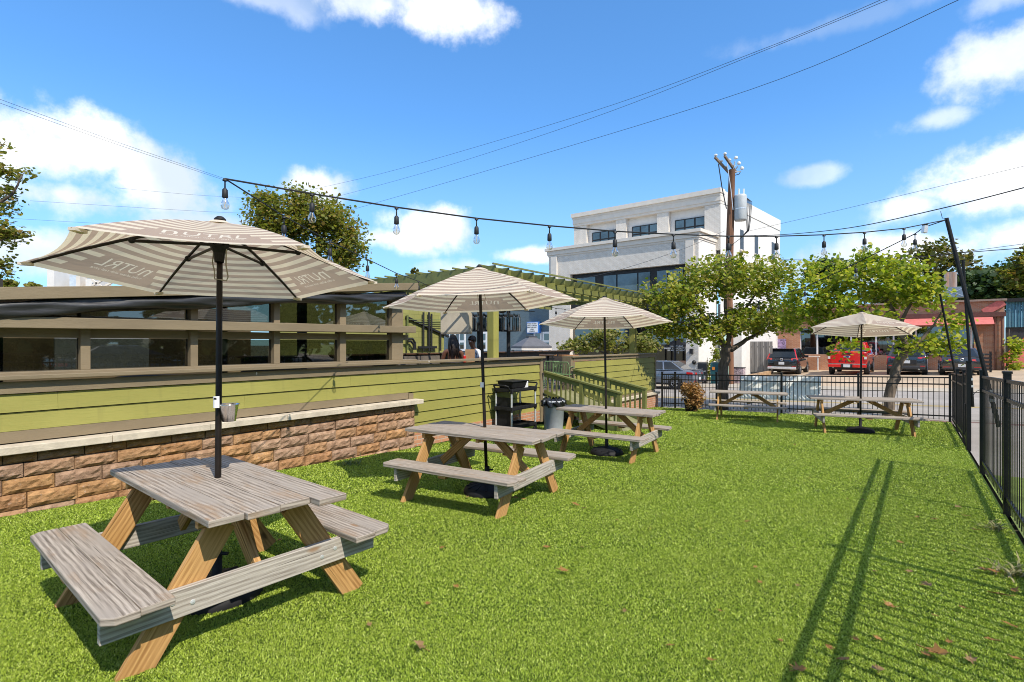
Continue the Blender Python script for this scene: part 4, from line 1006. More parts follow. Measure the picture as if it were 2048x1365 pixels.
    # grey-blue neighbour on the left
    g = thing('blue_grey_building', 'blue-grey painted brick building with white sash windows', 'building', KS, SROT)
    y = b0 + .6; xl = sx_px(760, y)
    MB().box(((xl + x0 - .03) / 2, y + 3, 1.6), (x0 - .03 - xl, 6, 6.4), L=0).build('wall', M_tealbrick, g)
    for px in (905, 925, 968, 988, 1076, 1094):
        fx = sx_px(px, y); zt, zb = zs_px(px, 664, y), zs_px(px, 702, y)
        f = MB().box((fx, y - .03, (zt + zb) / 2), (.74, .06, zt - zb)).build('window_frame', M_white, g)
        for zz in (.27, .73): MB().box((fx, y - .065, zb + (zt - zb) * zz), (.44, .02, (zt - zb) * .33)).build('window_pane', M_darkglass, f)
    sx = sx_px(1071, y); zt, zb = zs_px(1071, 645.5, y), zs_px(1071, 666, y)
    s = thing('letter_board', 'white letter board sign with blue casing on the blue-grey wall', 'sign', S2W(sx, y - .22, (zt + zb) / 2), SROT)
    w = 1.02; h = zt - zb
    MB().box((0, .03, 0), (w + .1, .36, h + .1)).build('casing', std('blue_casing', (.05, .19, .55), .5), s)
    MB().box((-.02, -.155, 0), (w - .04, .02, h - .03)).build('board', M_white, s)
    le = MB()
    for i, row in enumerate(('PIANO STUDIO', 'DANCE CENTER', 'SPIRIT GALLERY', 'OPEN', 'COME IN')):
        le.text(row, .125, Matrix.Translation((-.06, -.168, h * (.36 - .18 * i))) @ Matrix.Rotation(R(90), 4, 'X'), .001, bold=.003)
    le.build('lettering', M_black, s)
    return x0
white_building()

def brick_building():
    b = 26.0; t = thing('brick_building', 'low red brick shop with red awning behind the parked cars', 'building', KS, SROT)
    xr, xl = sx_px(2009, b), sx_px(1538, b); z0 = -1.0; zt = 4.25
    wxl, wxr = sx_px(1600, b), sx_px(1948, b)
    zh = zs_px(1960, 652, b)
    MB().box(((wxr + xr) / 2, b + .2, (z0 + zh) / 2), (xr - wxr, .4, zh - z0), L=0).build('wall', M_redbrick, t)
    MB().box(((xl + wxl) / 2, b + .2, (z0 + zh) / 2), (wxl - xl, .4, zh - z0), L=0).build('wall', M_redbrick, t)
    MB().box(((xl + xr) / 2, b + .2, (zh + zt) / 2 + .002), (xr - xl, .4, zt - zh), L=0).build('upper_wall', M_redbrick, t)
    MB().box((xr - .2, b + 6.5, 1.6), (.4, 12.2, 5.2), L=1).build('side_wall', std('yellow_wall', (.55, .34, .05), .7, .15), t)
    MB().box(((xl + xr) / 2, b + 6.4, zt - .5), (xr - xl - .9, 11.9, .1)).build('roof', M_dirt, t)
    MB().box(((xl + xr) / 2, b + .15, zt + .06), (xr - xl + .2, .7, .12)).build('coping', std('coping', (.30, .22, .17), .6), t)
    MB().box(((xl + xr) / 2, b - .12, zs_px(1960, 630, b)), (xr - xl + .1, .24, .28)).build('gutter', std('brown_gutter', (.13, .05, .035), .5), t)
    zg = zs_px(1900, 712, b)
    MB().box(((wxl + wxr) / 2, b + .25, (zg + zh) / 2), (wxr - wxl, .04, zh - zg)).build('shop_window', M_darkglass, t)
    MB().box(((wxl + wxr) / 2, b + 2.2, (zg + zh) / 2), (wxr - wxl, .1, zh - zg)).build('interior', M_darkint, t)
    MB().box(((wxl + wxr) / 2, b + .18, zg / 2 - .5), (wxr - wxl, .3, zg + 1)).build('window_base', M_redbrick, t)
    for px in (1600, 1634, 1702, 1752, 1787, 1832, 1889, 1943):
        MB().box((sx_px(px, b), b + .16, (zg + zh) / 2), (.09, .12, zh - zg)).build('window_mullion', M_white, t)
    za, zb = zs_px(1960, 637, b), zs_px(1960, 650, b)
    ax0, ax1 = sx_px(1800, b), sx_px(2000, b) - .35
    aw = MB(); lo = [(ax0, b - 1.25, zb), (ax1, b - 1.25, zb), (ax1, b, zb), (ax0, b, zb)]; hi = [(ax0, b - 1.18, zb + .06), (ax1, b - 1.18, zb + .06), (ax1, b, za + .15), (ax0, b, za + .15)]
    aw.hexa(lo, hi); aw.build('awning', M_redawn, t)
    for px in (1990, 2004): MB().tube([(sx_px(px, b), b - .1, zs_px(px, 628, b)), (sx_px(px, b), b - .1, -.2)], .06, 8).build('downpipe', std('rust_pipe', (.16, .07, .045), .6) if 'rust_pipe' not in bpy.data.materials else bpy.data.materials['rust_pipe'], t)
    MB().box((xr - .5, b - .05, zs_px(1990, 615, b)), (1.1, .12, .45), M=Matrix.Rotation(R(-35), 3, 'Y')).build('bracket_panel', M_redawn, t)
    MB().box((sx_px(1562, b), b - .03, zs_px(1562, 690, b)), (.7, .02, .9)).build('mural_patch', std('mural', (.35, .25, .42), .7, .6, 9), t)
    v = thing('roof_vent', 'grey metal duct box with copper chimney on the brick shop roof', 'vent', S2W(sx_px(1907, b + 3), b + 3, zt - .45), SROT)
    dd = S2W(sx_px(1907, b + 3), b + 3).y; hz = lambda py: CAMZ + (HZ - py) / FP * dd - v.location.z
    wd = 40 * dd / FP / 1.25
    MB().box((0, 0, hz(595) / 2 + hz(577) / 2), (wd, 1.2, hz(577) - hz(597))).build('duct_box', std('duct_metal', (.33, .36, .40), .4, .15, 2, metal=.7), v)
    MB().bar((-wd / 2, -.61, hz(577)), (wd / 2, -.61, hz(596)), .02, .03).build('crease', M_galv, v); MB().bar((wd / 2, -.61, hz(577)), (-wd / 2, -.61, hz(596)), .02, .03).build('crease', M_galv, v)
    MB().lathe([(.34, hz(577)), (.34, hz(545)), (.30, hz(545)), (.30, hz(577))], (-.15, 0, 0), 20).build('chimney', std('copper_flue', (.55, .34, .25), .35, .2, 3, metal=.7, stretch=(4, 4, .3)), v, smooth=False)
    t = thing('blue_building', 'blue corrugated metal building at the right edge', 'building', KS, SROT)
    bb = 34.0; x0, x1 = sx_px(2012, bb), sx_px(2250, bb); zt, zm = zs_px(2030, 604, bb), zs_px(2030, 655, bb)
    mb = MB(); n = 70
    for i in range(n): mb.box((x0 + (x1 - x0) * (i + .5) / n, bb + (.04 if i % 2 else 0), (zt + zm) / 2), ((x1 - x0) / n * (.8 if i % 4 else .99), .1, zt - zm))
    mb.build('corrugated_wall', M_bluemetal, t)
    MB().box(((x0 + x1) / 2, bb + .2, (zm - 1.5) / 2), (x1 - x0, .3, zm + 1.5)).build('dark_base', std('dark_base', (.04, .045, .055), .7), t)
    MB().box(((x0 + x1) / 2, bb, zt + .12), (x1 - x0, .5, .25)).build('roof_edge', M_black, t)
    p = S2W(sx_px(2040, 30), 30, .05); s = thing('red_tent', 'red fabric shelter beside the blue building', 'shelter', p, SROT)
    MB().hexa([(-1.2, 0, 0), (3, 0, 0), (3, 2, 0), (-1.2, 2, 0)], [(.6, .6, 2.3), (3, .6, 2.3), (3, 1.4, 2.3), (.6, 1.4, 2.3)]).build('canopy', M_redawn, s)
    # white structure seen above the pavilion roof at the left
    t = thing('white_building', 'white industrial building with steel stair seen above the pavilion roof at left', 'building', P(170, 690, 21))
    o = Vector(t.location); q = lambda px, py, d=21: P(px, py, d) - o
    wd = lambda a, b: (b - a) / FP * 21
    for a, b, y0, dd, mt in ((94, 108, 536, 0, M_whitewall), (118, 143, 548, .5, std('pale_blue_panel', (.50, .58, .66), .5)), (148, 156, 552, .1, M_whitetrim), (156, 167, 554, .45, std('grey_panel', (.35, .38, .42), .6)), (167, 181, 558, .1, M_whitewall)):
        lo = q(a, 640); hi = q(b, y0); MB().box(((lo.x + hi.x) / 2, dd + .5, (lo.z + hi.z) / 2 - .8), (hi.x - lo.x, 1, hi.z - lo.z + 1.6)).build('wall', mt, t)
    for (a, b) in (((184, 560), (205, 575)), ((184, 572), (210, 558)), ((205, 575), (235, 560)), ((184, 574), (260, 574))): MB().bar(q(*a), q(*b), .07, .07).build('steel_brace', M_whitetrim, t)
    MB().box(q(225, 600) + Vector((0, .5, -.2)), (1.7, 1, 1.3)).build('wall', M_darkint, t)
brick_building()

# ---------------------------------------------------------------- cars
def M_get(n, f):
    return bpy.data.materials[n] if n in bpy.data.materials else f()
M_tyre = std('tyre_rubber', (.018, .018, .018), .85, .2); M_rim = std('alloy_rim', (.42, .43, .45), .3, .1, 5, metal=.9)
M_cglass = std('car_glass', (.012, .016, .02), .03, .2, 3, spec=.5, coat=.2); M_tail = std('tail_light_red', (.50, .012, .010), .15, .1, coat=1); M_plate = std('number_plate', (.62, .64, .66), .4, .2, 40)
M_lamp = std('lamp_clear', (.7, .68, .66), .12, .05, coat=1); M_carplastic = std('car_plastic', (.03, .03, .032), .5, .2)
def loft(mb, st):
    rings = []
    for y, w, zb, zt in st:
        h = zt - zb
        half = [(0, zb), (w * .80, zb), (w * .95, zb + h * .10), (w, zb + h * .36), (w * .985, zb + h * .66), (w * .955, zb + h * .86), (w * .86, zb + h * .97), (w * .55, zt), (0, zt + .01)]
        ring = half + [(-x, z) for x, z in half[-2:0:-1]]
        rings.append([(x, y, z) for x, z in ring])
    n = len(rings[0])
    for i in range(len(rings) - 1):
        for k in range(n):
            q = (k + 1) % n; mb.face([rings[i][k], rings[i][q], rings[i + 1][q], rings[i + 1][k]])
    mb.face(rings[0][::-1]); mb.face(rings[-1])
def inset(mb, pts, fx, fz0, fz1, off):
    a, b, c, d = [Vector(p) for p in pts]   # bottom-left, bottom-right, top-right, top-left
    L = lambda u, v: a.lerp(b, u).lerp(d.lerp(c, u), v)
    nr = (b - a).cross(d - a).normalized() * off
    mb.hexa([L(fx, fz0) - nr * .5, L(1 - fx, fz0) - nr * .5, L(1 - fx, fz1) - nr * .5, L(fx, fz1) - nr * .5], [L(fx, fz0) + nr, L(1 - fx, fz0) + nr, L(1 - fx, fz1) + nr, L(fx, fz1) + nr])
CAR = {
 'suv': dict(L=4.6, W=.92, st=[(0, .80, .40, .86), (.03, .88, .34, 1.0), (.12, .92, .28, 1.06), (.9, .93, .24, 1.06), (3.1, .92, .24, 1.03), (4.1, .90, .26, .96), (4.5, .80, .30, .84), (4.6, .62, .36, .70)], gh=((.10, 3.45, 1.02, .88), (.52, 2.45, 1.64, .66)), wh=(.88, 3.55, .355)),
 'sedan': dict(L=4.65, W=.90, st=[(0, .78, .36, .82), (.04, .86, .30, .97), (.14, .89, .25, 1.00), (.9, .90, .22, .99), (3.2, .90, .22, .92), (4.1, .87, .24, .84), (4.5, .78, .27, .74), (4.65, .60, .32, .60)], gh=((.50, 3.55, .95, .84), (1.30, 2.45, 1.43, .60)), wh=(.95, 3.65, .335)),
 'pickup': dict(L=5.9, W=1.0, st=[(0, .95, .58, 1.36), (.04, .99, .55, 1.40), (1.7, 1.0, .50, 1.40), (1.78, 1.0, .48, 1.32), (4.3, .99, .48, 1.28), (5.5, .97, .50, 1.22), (5.85, .88, .52, 1.10), (5.9, .8, .56, .95)], gh=((1.72, 4.35, 1.30, .92), (1.95, 3.35, 1.93, .72)), wh=(1.15, 4.85, .42)),
}
def car(name, label, cat, loc, rot, kind, pm, rear=True, taillit=None, group=None):
    K = CAR[kind]; t = thing(name, label, cat, loc, rot, group)
    mb = MB(); loft(mb, K['st']); mb.build('body', pm, t, smooth=True, weld=True).modifiers.new('es', 'EDGE_SPLIT').split_angle = R(38)
    (ya, yb, z0, w0), (yc, yd, z1, w1) = K['gh']
    lo = [(-w0, ya, z0), (w0, ya, z0), (w0, yb, z0), (-w0, yb, z0)]; hi = [(-w1, yc, z1), (w1, yc, z1), (w1, yd, z1), (-w1, yd, z1)]
    MB().hexa(lo, hi).build('cabin', pm, t, bevel=.05)
    inset_f = ((0, 1, .09), (1, 2, .03), (2, 3, .09), (3, 0, .03)); nm = ('rear_window', 'side_window', 'windscreen', 'side_window')
    for (i, j, fx), n_ in zip(inset_f, nm):
        g = MB(); inset(g, [lo[i], lo[j], hi[j], hi[i]], fx, .10 if n_ != 'side_window' else .12, .90, .012); g.build(n_, M_cglass, t)
        if n_ == 'side_window':
            pl = MB(); a, b, c, d = Vector(lo[i]), Vector(lo[j]), Vector(hi[j]), Vector(hi[i])
            for u in (.34, .64): pl.bar(a.lerp(b, u), d.lerp(c, u), .09, .05)
            pl.build('pillar', pm, t)
    W = K['W']; y1, y2, r = K['wh']
    for y in (y1, y2):
        for s in (-1, 1):
            c = (s * (W - .115), y, r - .01); m = Matrix.Rotation(R(90), 3, 'Y')
            w = MB().lathe([(r * .55, -.12), (r * .93, -.12), (r, -.085), (r, .085), (r * .93, .12), (r * .55, .12)], c, 22, m).build('wheel', M_tyre, t)
            rm = MB().lathe([(.001, s * .10), (r * .20, s * .115), (r * .25, s * .09)], c, 10, m); rm.lathe([(r * .58, s * .11), (r * .64, s * .128), (r * .64, s * .05)], c, 20, m)
            for k in range(8):
                a = k * R(45); rm.bar((c[0] + s * .105, c[1] + .06 * math.cos(a), c[2] + .06 * math.sin(a)), (c[0] + s * .115, c[1] + r * .6 * math.cos(a), c[2] + r * .6 * math.sin(a)), .05, .03)
            rm.build('rim', M_rim, w)
            MB().lathe([(r * .56, s * .02), (r + .045, s * .118), (r + .045, s * -.05)], c, 22, m).build('wheel_arch', M_black, t)
    zt = K['st'][1][3]
    for s in (-1, 1):
        mz = K['gh'][0][2]; MB().box((s * (W + .08), yb - .75, mz + .10), (.2, .10, .15)).build('wing_mirror', pm if kind != 'pickup' else M_black, t, bevel=.03)
        if kind == 'suv':
            MB().tube([(s * (w1 - .02), yc + .1, z1 + .03), (s * (w1 - .02), yd - .1, z1 + .03)], .018, 6).build('roof_rail', M_galv if taillit == 'tall' else M_black, t)
    if kind == 'suv':
        MB().box((0, .44, 1.63), (1.22, .26, .04)).build('spoiler', pm, t, bevel=.01)
        for s in (-1, 1):
            if taillit == 'tall':
                MB().hexa([(s * .90, .10, .92), (s * .55, -.02, .92), (s * .55, .02, .92), (s * .90, .25, .92)][::s], [(s * .88, .12, 1.06), (s * .55, .03, 1.03), (s * .55, .1, 1.03), (s * .88, .3, 1.06)][::s]).build('tail_light', M_tail, t)
                MB().bar((s * .83, .13, 1.04), (s * .66, .46, 1.58), .06, .05).build('tail_light', M_tail, t)
            else:
                MB().hexa([(s * .905, .06, .90), (s * .50, -.03, .93), (s * .50, .02, .93), (s * .92, .30, .90)][::s], [(s * .90, .08, 1.04), (s * .50, -.005, 1.0), (s * .50, .05, 1.0), (s * .91, .32, 1.05)][::s]).build('tail_light', M_tail, t)
            MB().box((s * .70, -.005, .50), (.22, .03, .06)).build('reflector', M_tail, t)
            MB().tube([(s * .55, -.03, .33), (s * .55, .2, .33)], .04, 10).build('exhaust', M_chrome, t)
        MB().box((0, .03, .42), (1.64, .12, .16)).build('bumper', M_carplastic if taillit != 'tall' else M_galv, t, bevel=.03)
        MB().box((0, -.02, .72), (.9, .03, .26)).build('plate_recess', M_black, t, bevel=.02)
        MB().box((0, -.042, .74 if taillit != 'tall' else .72), (.32, .02, .165)).build('number_plate', M_plate, t)
        if taillit == 'tall': MB().bar((-.5, -.0, .97), (.5, -.0, .97), .03, .035).build('chrome_bar', M_chrome, t)
        MB().lathe([(.075, 0), (.085, .012), (.075, .02), (.06, .012)], (0, .0, .955), 16, Matrix.Rotation(R(90), 3, 'X')).build('emblem', M_chrome, t)
        MB().bar((0, .30, 1.20), (.32, .28, 1.18), .015, .015).build('rear_wiper', M_black, t)
    if kind == 'sedan':
        for s in (-1, 1):
            MB().hexa([(s * .88, .04, .74), (s * .40, -.03, .77), (s * .40, .03, .77), (s * .895, .34, .74)][::s], [(s * .87, .06, .88), (s * .40, -.01, .86), (s * .40, .05, .86), (s * .885, .36, .90)][::s]).build('tail_light', M_tail, t)
            MB().box((s * .62, -.0, .42), (.28, .03, .05)).build('reflector', M_tail, t)
        MB().box((0, .03, .36), (1.5, .12, .12)).build('bumper', M_carplastic, t, bevel=.03)
        MB().box((0, -.025, .52), (.32, .02, .165)).build('number_plate', M_plate, t)
        MB().lathe([(.06, 0), (.07, .012), (.06, .02), (.045, .012)], (0, -.02, .84), 16, Matrix.Rotation(R(90), 3, 'X')).build('emblem', M_chrome, t)
        MB().box((0, .12, 1.0), (1.5, .16, .03)).build('spoiler', pm, t, bevel=.01)
    if kind == 'pickup':
        tg = MB().box((0, -.012, .985), (1.60, .05, .66)).build('tailgate', pm, t, bevel=.02)
        MB().box((0, -.045, 1.255), (.46, .03, .10)).build('handle', M_black, tg, bevel=.02)
        MB().text('F-150', .20, Matrix.Translation((-.02, -.04, .80)) @ Matrix.Rotation(R(90), 4, 'X') @ Matrix.Diagonal((1.75, .8, 1, 1)), .004, bold=.006).build('lettering', M_black, tg)
        m = Matrix.Rotation(R(90), 3, 'X') @ Matrix.Diagonal(Vector((1.9, .85, 1)))
        MB().lathe([(.001, .014), (.072, .014), (.085, .004), (.09, 0)], (0, -.038, 1.07), 20, m).build('emblem', M_chrome, tg); MB().lathe([(.001, .006), (.066, .004)], (0, -.050, 1.07), 20, m).build('emblem_field', std('emblem_blue', (.03, .05, .14), .3), tg)
        for s in (-1, 1):
            l = MB().box((s * .905, .03, 1.06), (.17, .12, .50)).build('tail_light', M_tail, t, bevel=.02); MB().box((s * .905, -.035, 1.02), (.13, .02, .15)).build('reverse_lamp', M_lamp, l)
            MB().tube([(s * .7, -.02, .45), (s * .7, .3, .45)], .04, 8).build('exhaust', M_chrome, t)
        MB().box((0, -.06, .545), (1.92, .16, .17)).build('bumper', pm, t, bevel=.03); MB().box((0, -.05, .655), (1.84, .15, .05)).build('bumper_step', M_chrome, t)
        MB().box((0, -.155, .55), (.34, .03, .165)).build('number_plate', M_plate, t); MB().box((0, -.147, .55), (.56, .02, .19)).build('plate_recess', M_black, t)
        MB().box((0, .9, 1.43), (1.86, 1.7, .07)).build('tonneau', std('tonneau', (.10, .10, .105), .7), t, bevel=.02)
        MB().box((0, .6, .38), (1.5, .9, .16)).build('underbody', M_black, t)
        MB().box((0, 1.93, 1.96), (1.2, .08, .05)).build('third_brake_light', M_tail, t)
    else: MB().box((0, 2.2, .24), (1.5, 3.6, .12)).build('underbody', M_black, t)
    MB().text('', 1, Matrix.Identity(4)) if False else None
    return t
def lot(px, d): x = (px - 1024) / FP * d; return W2S(x, d)
P_black = paint('black_car_paint', (.012, .012, .014), .18, 0); P_slate = paint('slate_blue_car_paint', (.030, .037, .048), .2, .3)
P_bronze = paint('bronze_grey_car_paint', (.06, .056, .055), .2, .5); P_red = paint('bright_red_car_paint', (.62, .012, .012), .2, 0); P_silver = paint('silver_blue_car_paint', (.14, .17, .22), .25, .4)
for nm, lab, ct, px, d, kd, pm, tl, dr in (('parked_suv', 'black SUV with chrome bar and tall red tail lights, left of the red pickup', 'SUV', 1563, 33.0, 'suv', P_black, 'tall', 0), ('pickup_truck', 'bright red pickup truck with grey bed cover in the parking lot', 'pickup truck', 1694, 30.6, 'pickup', P_red, None, 0), ('parked_suv', 'slate blue-grey SUV right of the red pickup', 'SUV', 1813, 29.2, 'suv', P_slate, None, 0), ('parked_car', 'bronze-grey sedan parked last on the right by the leaning poles', 'sedan', 1924, 27.6, 'sedan', P_bronze, None, 0)):
    x, b = lot(px, d); car(nm, lab, ct, S2W(x, b, SZ(x, b) + .0), SROT + R(dr), kd, pm, taillit=tl)
xs, bs = W2S(*(P(1394, 770, 27.2).xy)); car('parked_car', 'silver-blue sedan parked at the far kerb behind the end of the green fence', 'sedan', S2W(xs, 9.9, SZ(xs, 9.9)), R(51.7), 'sedan', P_silver)
car('parked_car', 'dark sedan outside the right-hand fence, mirrored in the patio windows', 'sedan', Vector((9.2, -1.2, LZ(9, -1) - .05)), R(-37), 'sedan', P_black)
# ---------------------------------------------------------------- trees
def tree(name, label, cat, base, limbs, blobs, ntwig, lpt, lsize, lmat, bark, seed, group=None, spread=.22, twr=.012, droop=0.0, sub=2):
    rnd = random.Random(seed); t = thing(name, label, cat, base, 0, group); tr = MB(); nodes = []
    for pts, r0, r1 in limbs:
        pts = [Vector(p) for p in pts]; fine = []
        for i in range(len(pts) - 1):
            for k in range(4):
                u = k / 4; fine.append(pts[i].lerp(pts[i + 1], u) + (Vector((rnd.uniform(-1, 1), rnd.uniform(-1, 1), rnd.uniform(-.5, .5))) * r0 * .22 if (k or i) else Vector()))
        fine.append(pts[-1]); n = len(fine); rs = [r0 + (r1 - r0) * (i / (n - 1)) ** .8 for i in range(n)]
        tr.tube(fine, rs, 9); nodes += [(p, r) for p, r in zip(fine[n // 4:], rs[n // 4:])]
    tw = sum(b[2] for b in blobs); tips = []
    cand = []
    for c, rad, wgt in blobs:
        for _ in range(int(ntwig * wgt / tw)):
            d = Vector((rnd.gauss(0, 1), rnd.gauss(0, 1), rnd.gauss(0, 1))).normalized() * (rnd.random() ** .42)
            cand.append(Vector(c) + Vector((d.x * rad[0], d.y * rad[1], d.z * rad[2])))
    cand.sort(key=lambda p: min((p - q).length for q, _ in nodes))
    leaves = []
    for p in cand:
        q, r = min(nodes, key=lambda a: (a[0] - p).length + .15 * abs(a[0].z - p.z))
        L = (p - q).length
        if L < .02: continue
        mid = q.lerp(p, .5) + Vector((rnd.uniform(-1, 1), rnd.uniform(-1, 1), rnd.uniform(0, 1))) * L * .14
        r0 = min(r * .7, twr * (1 + 1.2 * L)); e = p + Vector((0, 0, -droop * L))
        tr.tube([q, mid, e], [r0, r0 * .7, twr * .35], 5, False); nodes += [(mid, r0 * .7), (e, twr * .4)]
        leaves += [(q.lerp(mid, rnd.random()) if rnd.random() < .12 else (mid.lerp(e, rnd.random() ** .5))) for _ in range(lpt)]
    tr.build('trunk', bark, t, smooth=True)
    n = len(leaves)
    if n:
        rng = np.random.default_rng(seed); c = np.array([tuple(p) for p in leaves]) + rng.normal(0, spread * .55, (n, 3))
        s = lsize * rng.uniform(.6, 1.25, n)[:, None]
        ax = rng.normal(0, 1, (n, 3)); ax[:, 2] *= .45; ax /= np.linalg.norm(ax, axis=1)[:, None]
        nn = rng.normal(0, .75, (n, 3)) + np.array([.25, -.3, .9]); nn -= ax * (nn * ax).sum(1)[:, None]; nn /= np.linalg.norm(nn, axis=1)[:, None]
        sd = np.cross(ax, nn)
        v = np.stack([c - ax * s * .5, c - ax * s * .12 + sd * s * .46 + nn * s * .10, c + ax * s * .30 + sd * s * .28 + nn * s * .05, c + ax * s * .55, c + ax * s * .30 - sd * s * .28 + nn * s * .05, c - ax * s * .12 - sd * s * .46 + nn * s * .10], 1).reshape(-1, 3)
        me = bpy.data.meshes.new('crown'); me.vertices.add(n * 6); me.vertices.foreach_set('co', v.astype(np.float32).ravel())
        me.loops.add(n * 6); me.loops.foreach_set('vertex_index', np.arange(n * 6, dtype=np.int32)); me.polygons.add(n)
        me.polygons.foreach_set('loop_start', np.arange(0, n * 6, 6, dtype=np.int32)); me.polygons.foreach_set('loop_total', np.full(n, 6, dtype=np.int32))
        me.materials.append(lmat); me.update(calc_edges=True)
        o = bpy.data.objects.new('crown', me); COL.objects.link(o); o.parent = t
    return t
def trees():
    g = 'redbud trees behind the street fence'
    d = 17.9; b = P(1446, 815, d); b.z = -.68; q = lambda px, py, dd=0: P(px, py, d + dd) - b
    tree('redbud_tree', 'left redbud tree with upright dark trunk in front of the white building', 'tree', b,
         [([(0, 0, -.1), q(1447, 760), q(1452, 705), q(1453, 690)], .19, .15),
          ([q(1452, 700), q(1430, 660, .2), q(1400, 622, .3), q(1372, 588, .4), q(1345, 565, .5)], .12, .03), ([q(1455, 695), q(1460, 655, -.2), q(1450, 612, -.4), q(1447, 560, -.4), q(1455, 525, -.3)], .10, .02),
          ([q(1462, 700), q(1492, 680, .3), q(1530, 662, .5), q(1570, 648, .6)], .10, .025), ([q(1458, 672, .1), q(1480, 632, .6), q(1510, 590, .9), q(1525, 550, 1.0)], .07, .02), ([q(1425, 652, .2), q(1385, 650, -.5), q(1340, 640, -.9)], .06, .02),
          ([q(1440, 680, 0), q(1410, 672, .8), q(1375, 668, 1.2)], .05, .02)],
         [(q(1440, 555), (1.5, 1.5, .75), 1.5), (q(1345, 600, -.2), (1.15, 1.2, .9), 1.2), (q(1530, 560, .4), (1.1, 1.3, .8), 1.0), (q(1400, 660), (1.2, 1.2, .45), .8), (q(1540, 640, .5), (1.1, 1.2, .55), 1.0), (q(1320, 650, -.4), (.6, .8, .5), .45), (q(1475, 640), (.8, 1, .4), .5)],
         760, 15, .125, L_redbud, M_bark, 11, g)
    d = 15.3; b = P(1776, 828, d); b.z = -.58; q = lambda px, py, dd=0: P(px, py, d + dd) - b
    tree('redbud_tree', 'right redbud tree with leaning pale forked trunk behind the rightmost parasol', 'tree', b,
         [([(0, 0, -.1), q(1781, 780), q(1795, 735), q(1810, 705), q(1812, 690)], .15, .12), ([q(1806, 712), q(1812, 685), q(1802, 655, .1), q(1780, 610, .2), q(1740, 560, .3), q(1700, 530, .3)], .10, .02),
          ([q(1806, 712), q(1830, 690, -.2), q(1850, 672, -.3), q(1868, 650, -.4), q(1885, 620, -.5)], .075, .02), ([q(1815, 705), q(1846, 688, .2), q(1880, 668, .3)], .05, .015),
          ([q(1808, 680), q(1770, 640, .6), q(1700, 610, .8), q(1640, 590, .8)], .07, .02), ([q(1800, 650), q(1820, 610, -.2), q(1830, 560, -.2)], .06, .02), ([q(1770, 640), q(1720, 650, -.7), q(1660, 665, -.9)], .045, .015)],
         [(q(1680, 570, .3), (1.5, 1.4, .85), 1.8), (q(1770, 560, .1), (1.2, 1.3, .7), 1.2), (q(1840, 590, -.2), (.85, 1.0, .55), .9), (q(1620, 620, .5), (1.1, 1.2, .7), 1.1), (q(1700, 640, .3), (1.2, 1.2, .4), .8), (q(1740, 525, .2), (.6, .7, .35), .35), (q(1895, 690, -.5), (.35, .5, .35), .22), (q(1840, 695, -.3), (.7, .6, .22), .3), (q(1690, 690, -.4), (.45, .5, .16), .16), (q(1905, 640, -.3), (.4, .5, .3), .2)],
         560, 13, .125, L_green, M_barklt, 12, g)
    # bush behind the bar
    d = 25; b = P(1215, 730, d); q = lambda px, py, dd=0: P(px, py, d + dd) - b
    tree('street_bush', 'yellow-green spreading bush behind the deck bar', 'bush', b, [([(0, 0, -1), (0, 0, .4), q(1180, 690)], .1, .03), ([(0, 0, .2), q(1250, 690)], .08, .03), ([(0, 0, .2), q(1215, 670)], .08, .03)],
         [(q(1215, 682), (1.5, 1.1, .65), 1), (q(1150, 692), (.8, .8, .35), .4), (q(1285, 688), (.7, .8, .5), .45)], 240, 9, .17, leafmat('bush_leaf', [(.08, .11, .02), (.16, .18, .03), (.28, .26, .07), (.34, .30, .12)]), M_bark, 21)
    # tree behind the pavilion roof
    d = 24; b = P(625, 760, d); q = lambda px, py, dd=0: P(px, py, d + dd) - b
    tree('oak_tree', 'rounded oak tree rising behind the pavilion roof', 'tree', b, [([(0, 0, -1), q(625, 640), q(640, 540), q(635, 480), q(630, 430)], .26, .05), ([q(636, 560), q(670, 510), q(705, 470)], .12, .03), ([q(638, 540), q(580, 490), q(530, 450)], .12, .03), ([q(640, 500, .5), q(660, 440, 1), q(670, 410, 1)], .09, .02)],
         [(q(560, 450), (1.5, 1.6, 1.05), 1.3), (q(640, 440), (1.5, 1.6, 1.0), 1.3), (q(690, 490), (1.05, 1.3, 1.15), 1), (q(570, 520), (1.4, 1.4, .9), .9), (q(650, 540), (1.3, 1.3, .8), .8), (q(530, 410), (.5, .8, .5), .35), (q(600, 400), (.5, .8, .35), .25)], 800, 20, .15, L_oak, M_bark, 31, spread=.42)
    d = 12; b = P(-75, 700, d); q = lambda px, py, dd=0: P(px, py, d + dd) - b
    tree('oak_tree', 'oak tree whose branch tips reach in at the left edge', 'tree', b, [([(0, 0, -1), q(-80, 560), q(-70, 420), q(-60, 280)], .2, .06), ([q(-75, 470), q(-20, 420), q(25, 390), q(45, 350)], .06, .015), ([q(-78, 520), q(-20, 490), q(30, 470)], .05, .012), ([q(-78, 560), q(-20, 530), q(20, 520)], .05, .012), ([q(-65, 380), q(-30, 320), q(5, 290)], .05, .012)],
         [(q(-10, 400), (.5, .6, .5), 1), (q(20, 345), (.35, .5, .18), .55), (q(-5, 470), (.45, .6, .35), .9), (q(28, 465), (.3, .5, .12), .35), (q(-10, 535), (.45, .6, .3), .8), (q(-20, 290), (.3, .5, .3), .3)], 230, 9, .085, L_oak, M_bark, 33, spread=.12, twr=.007)
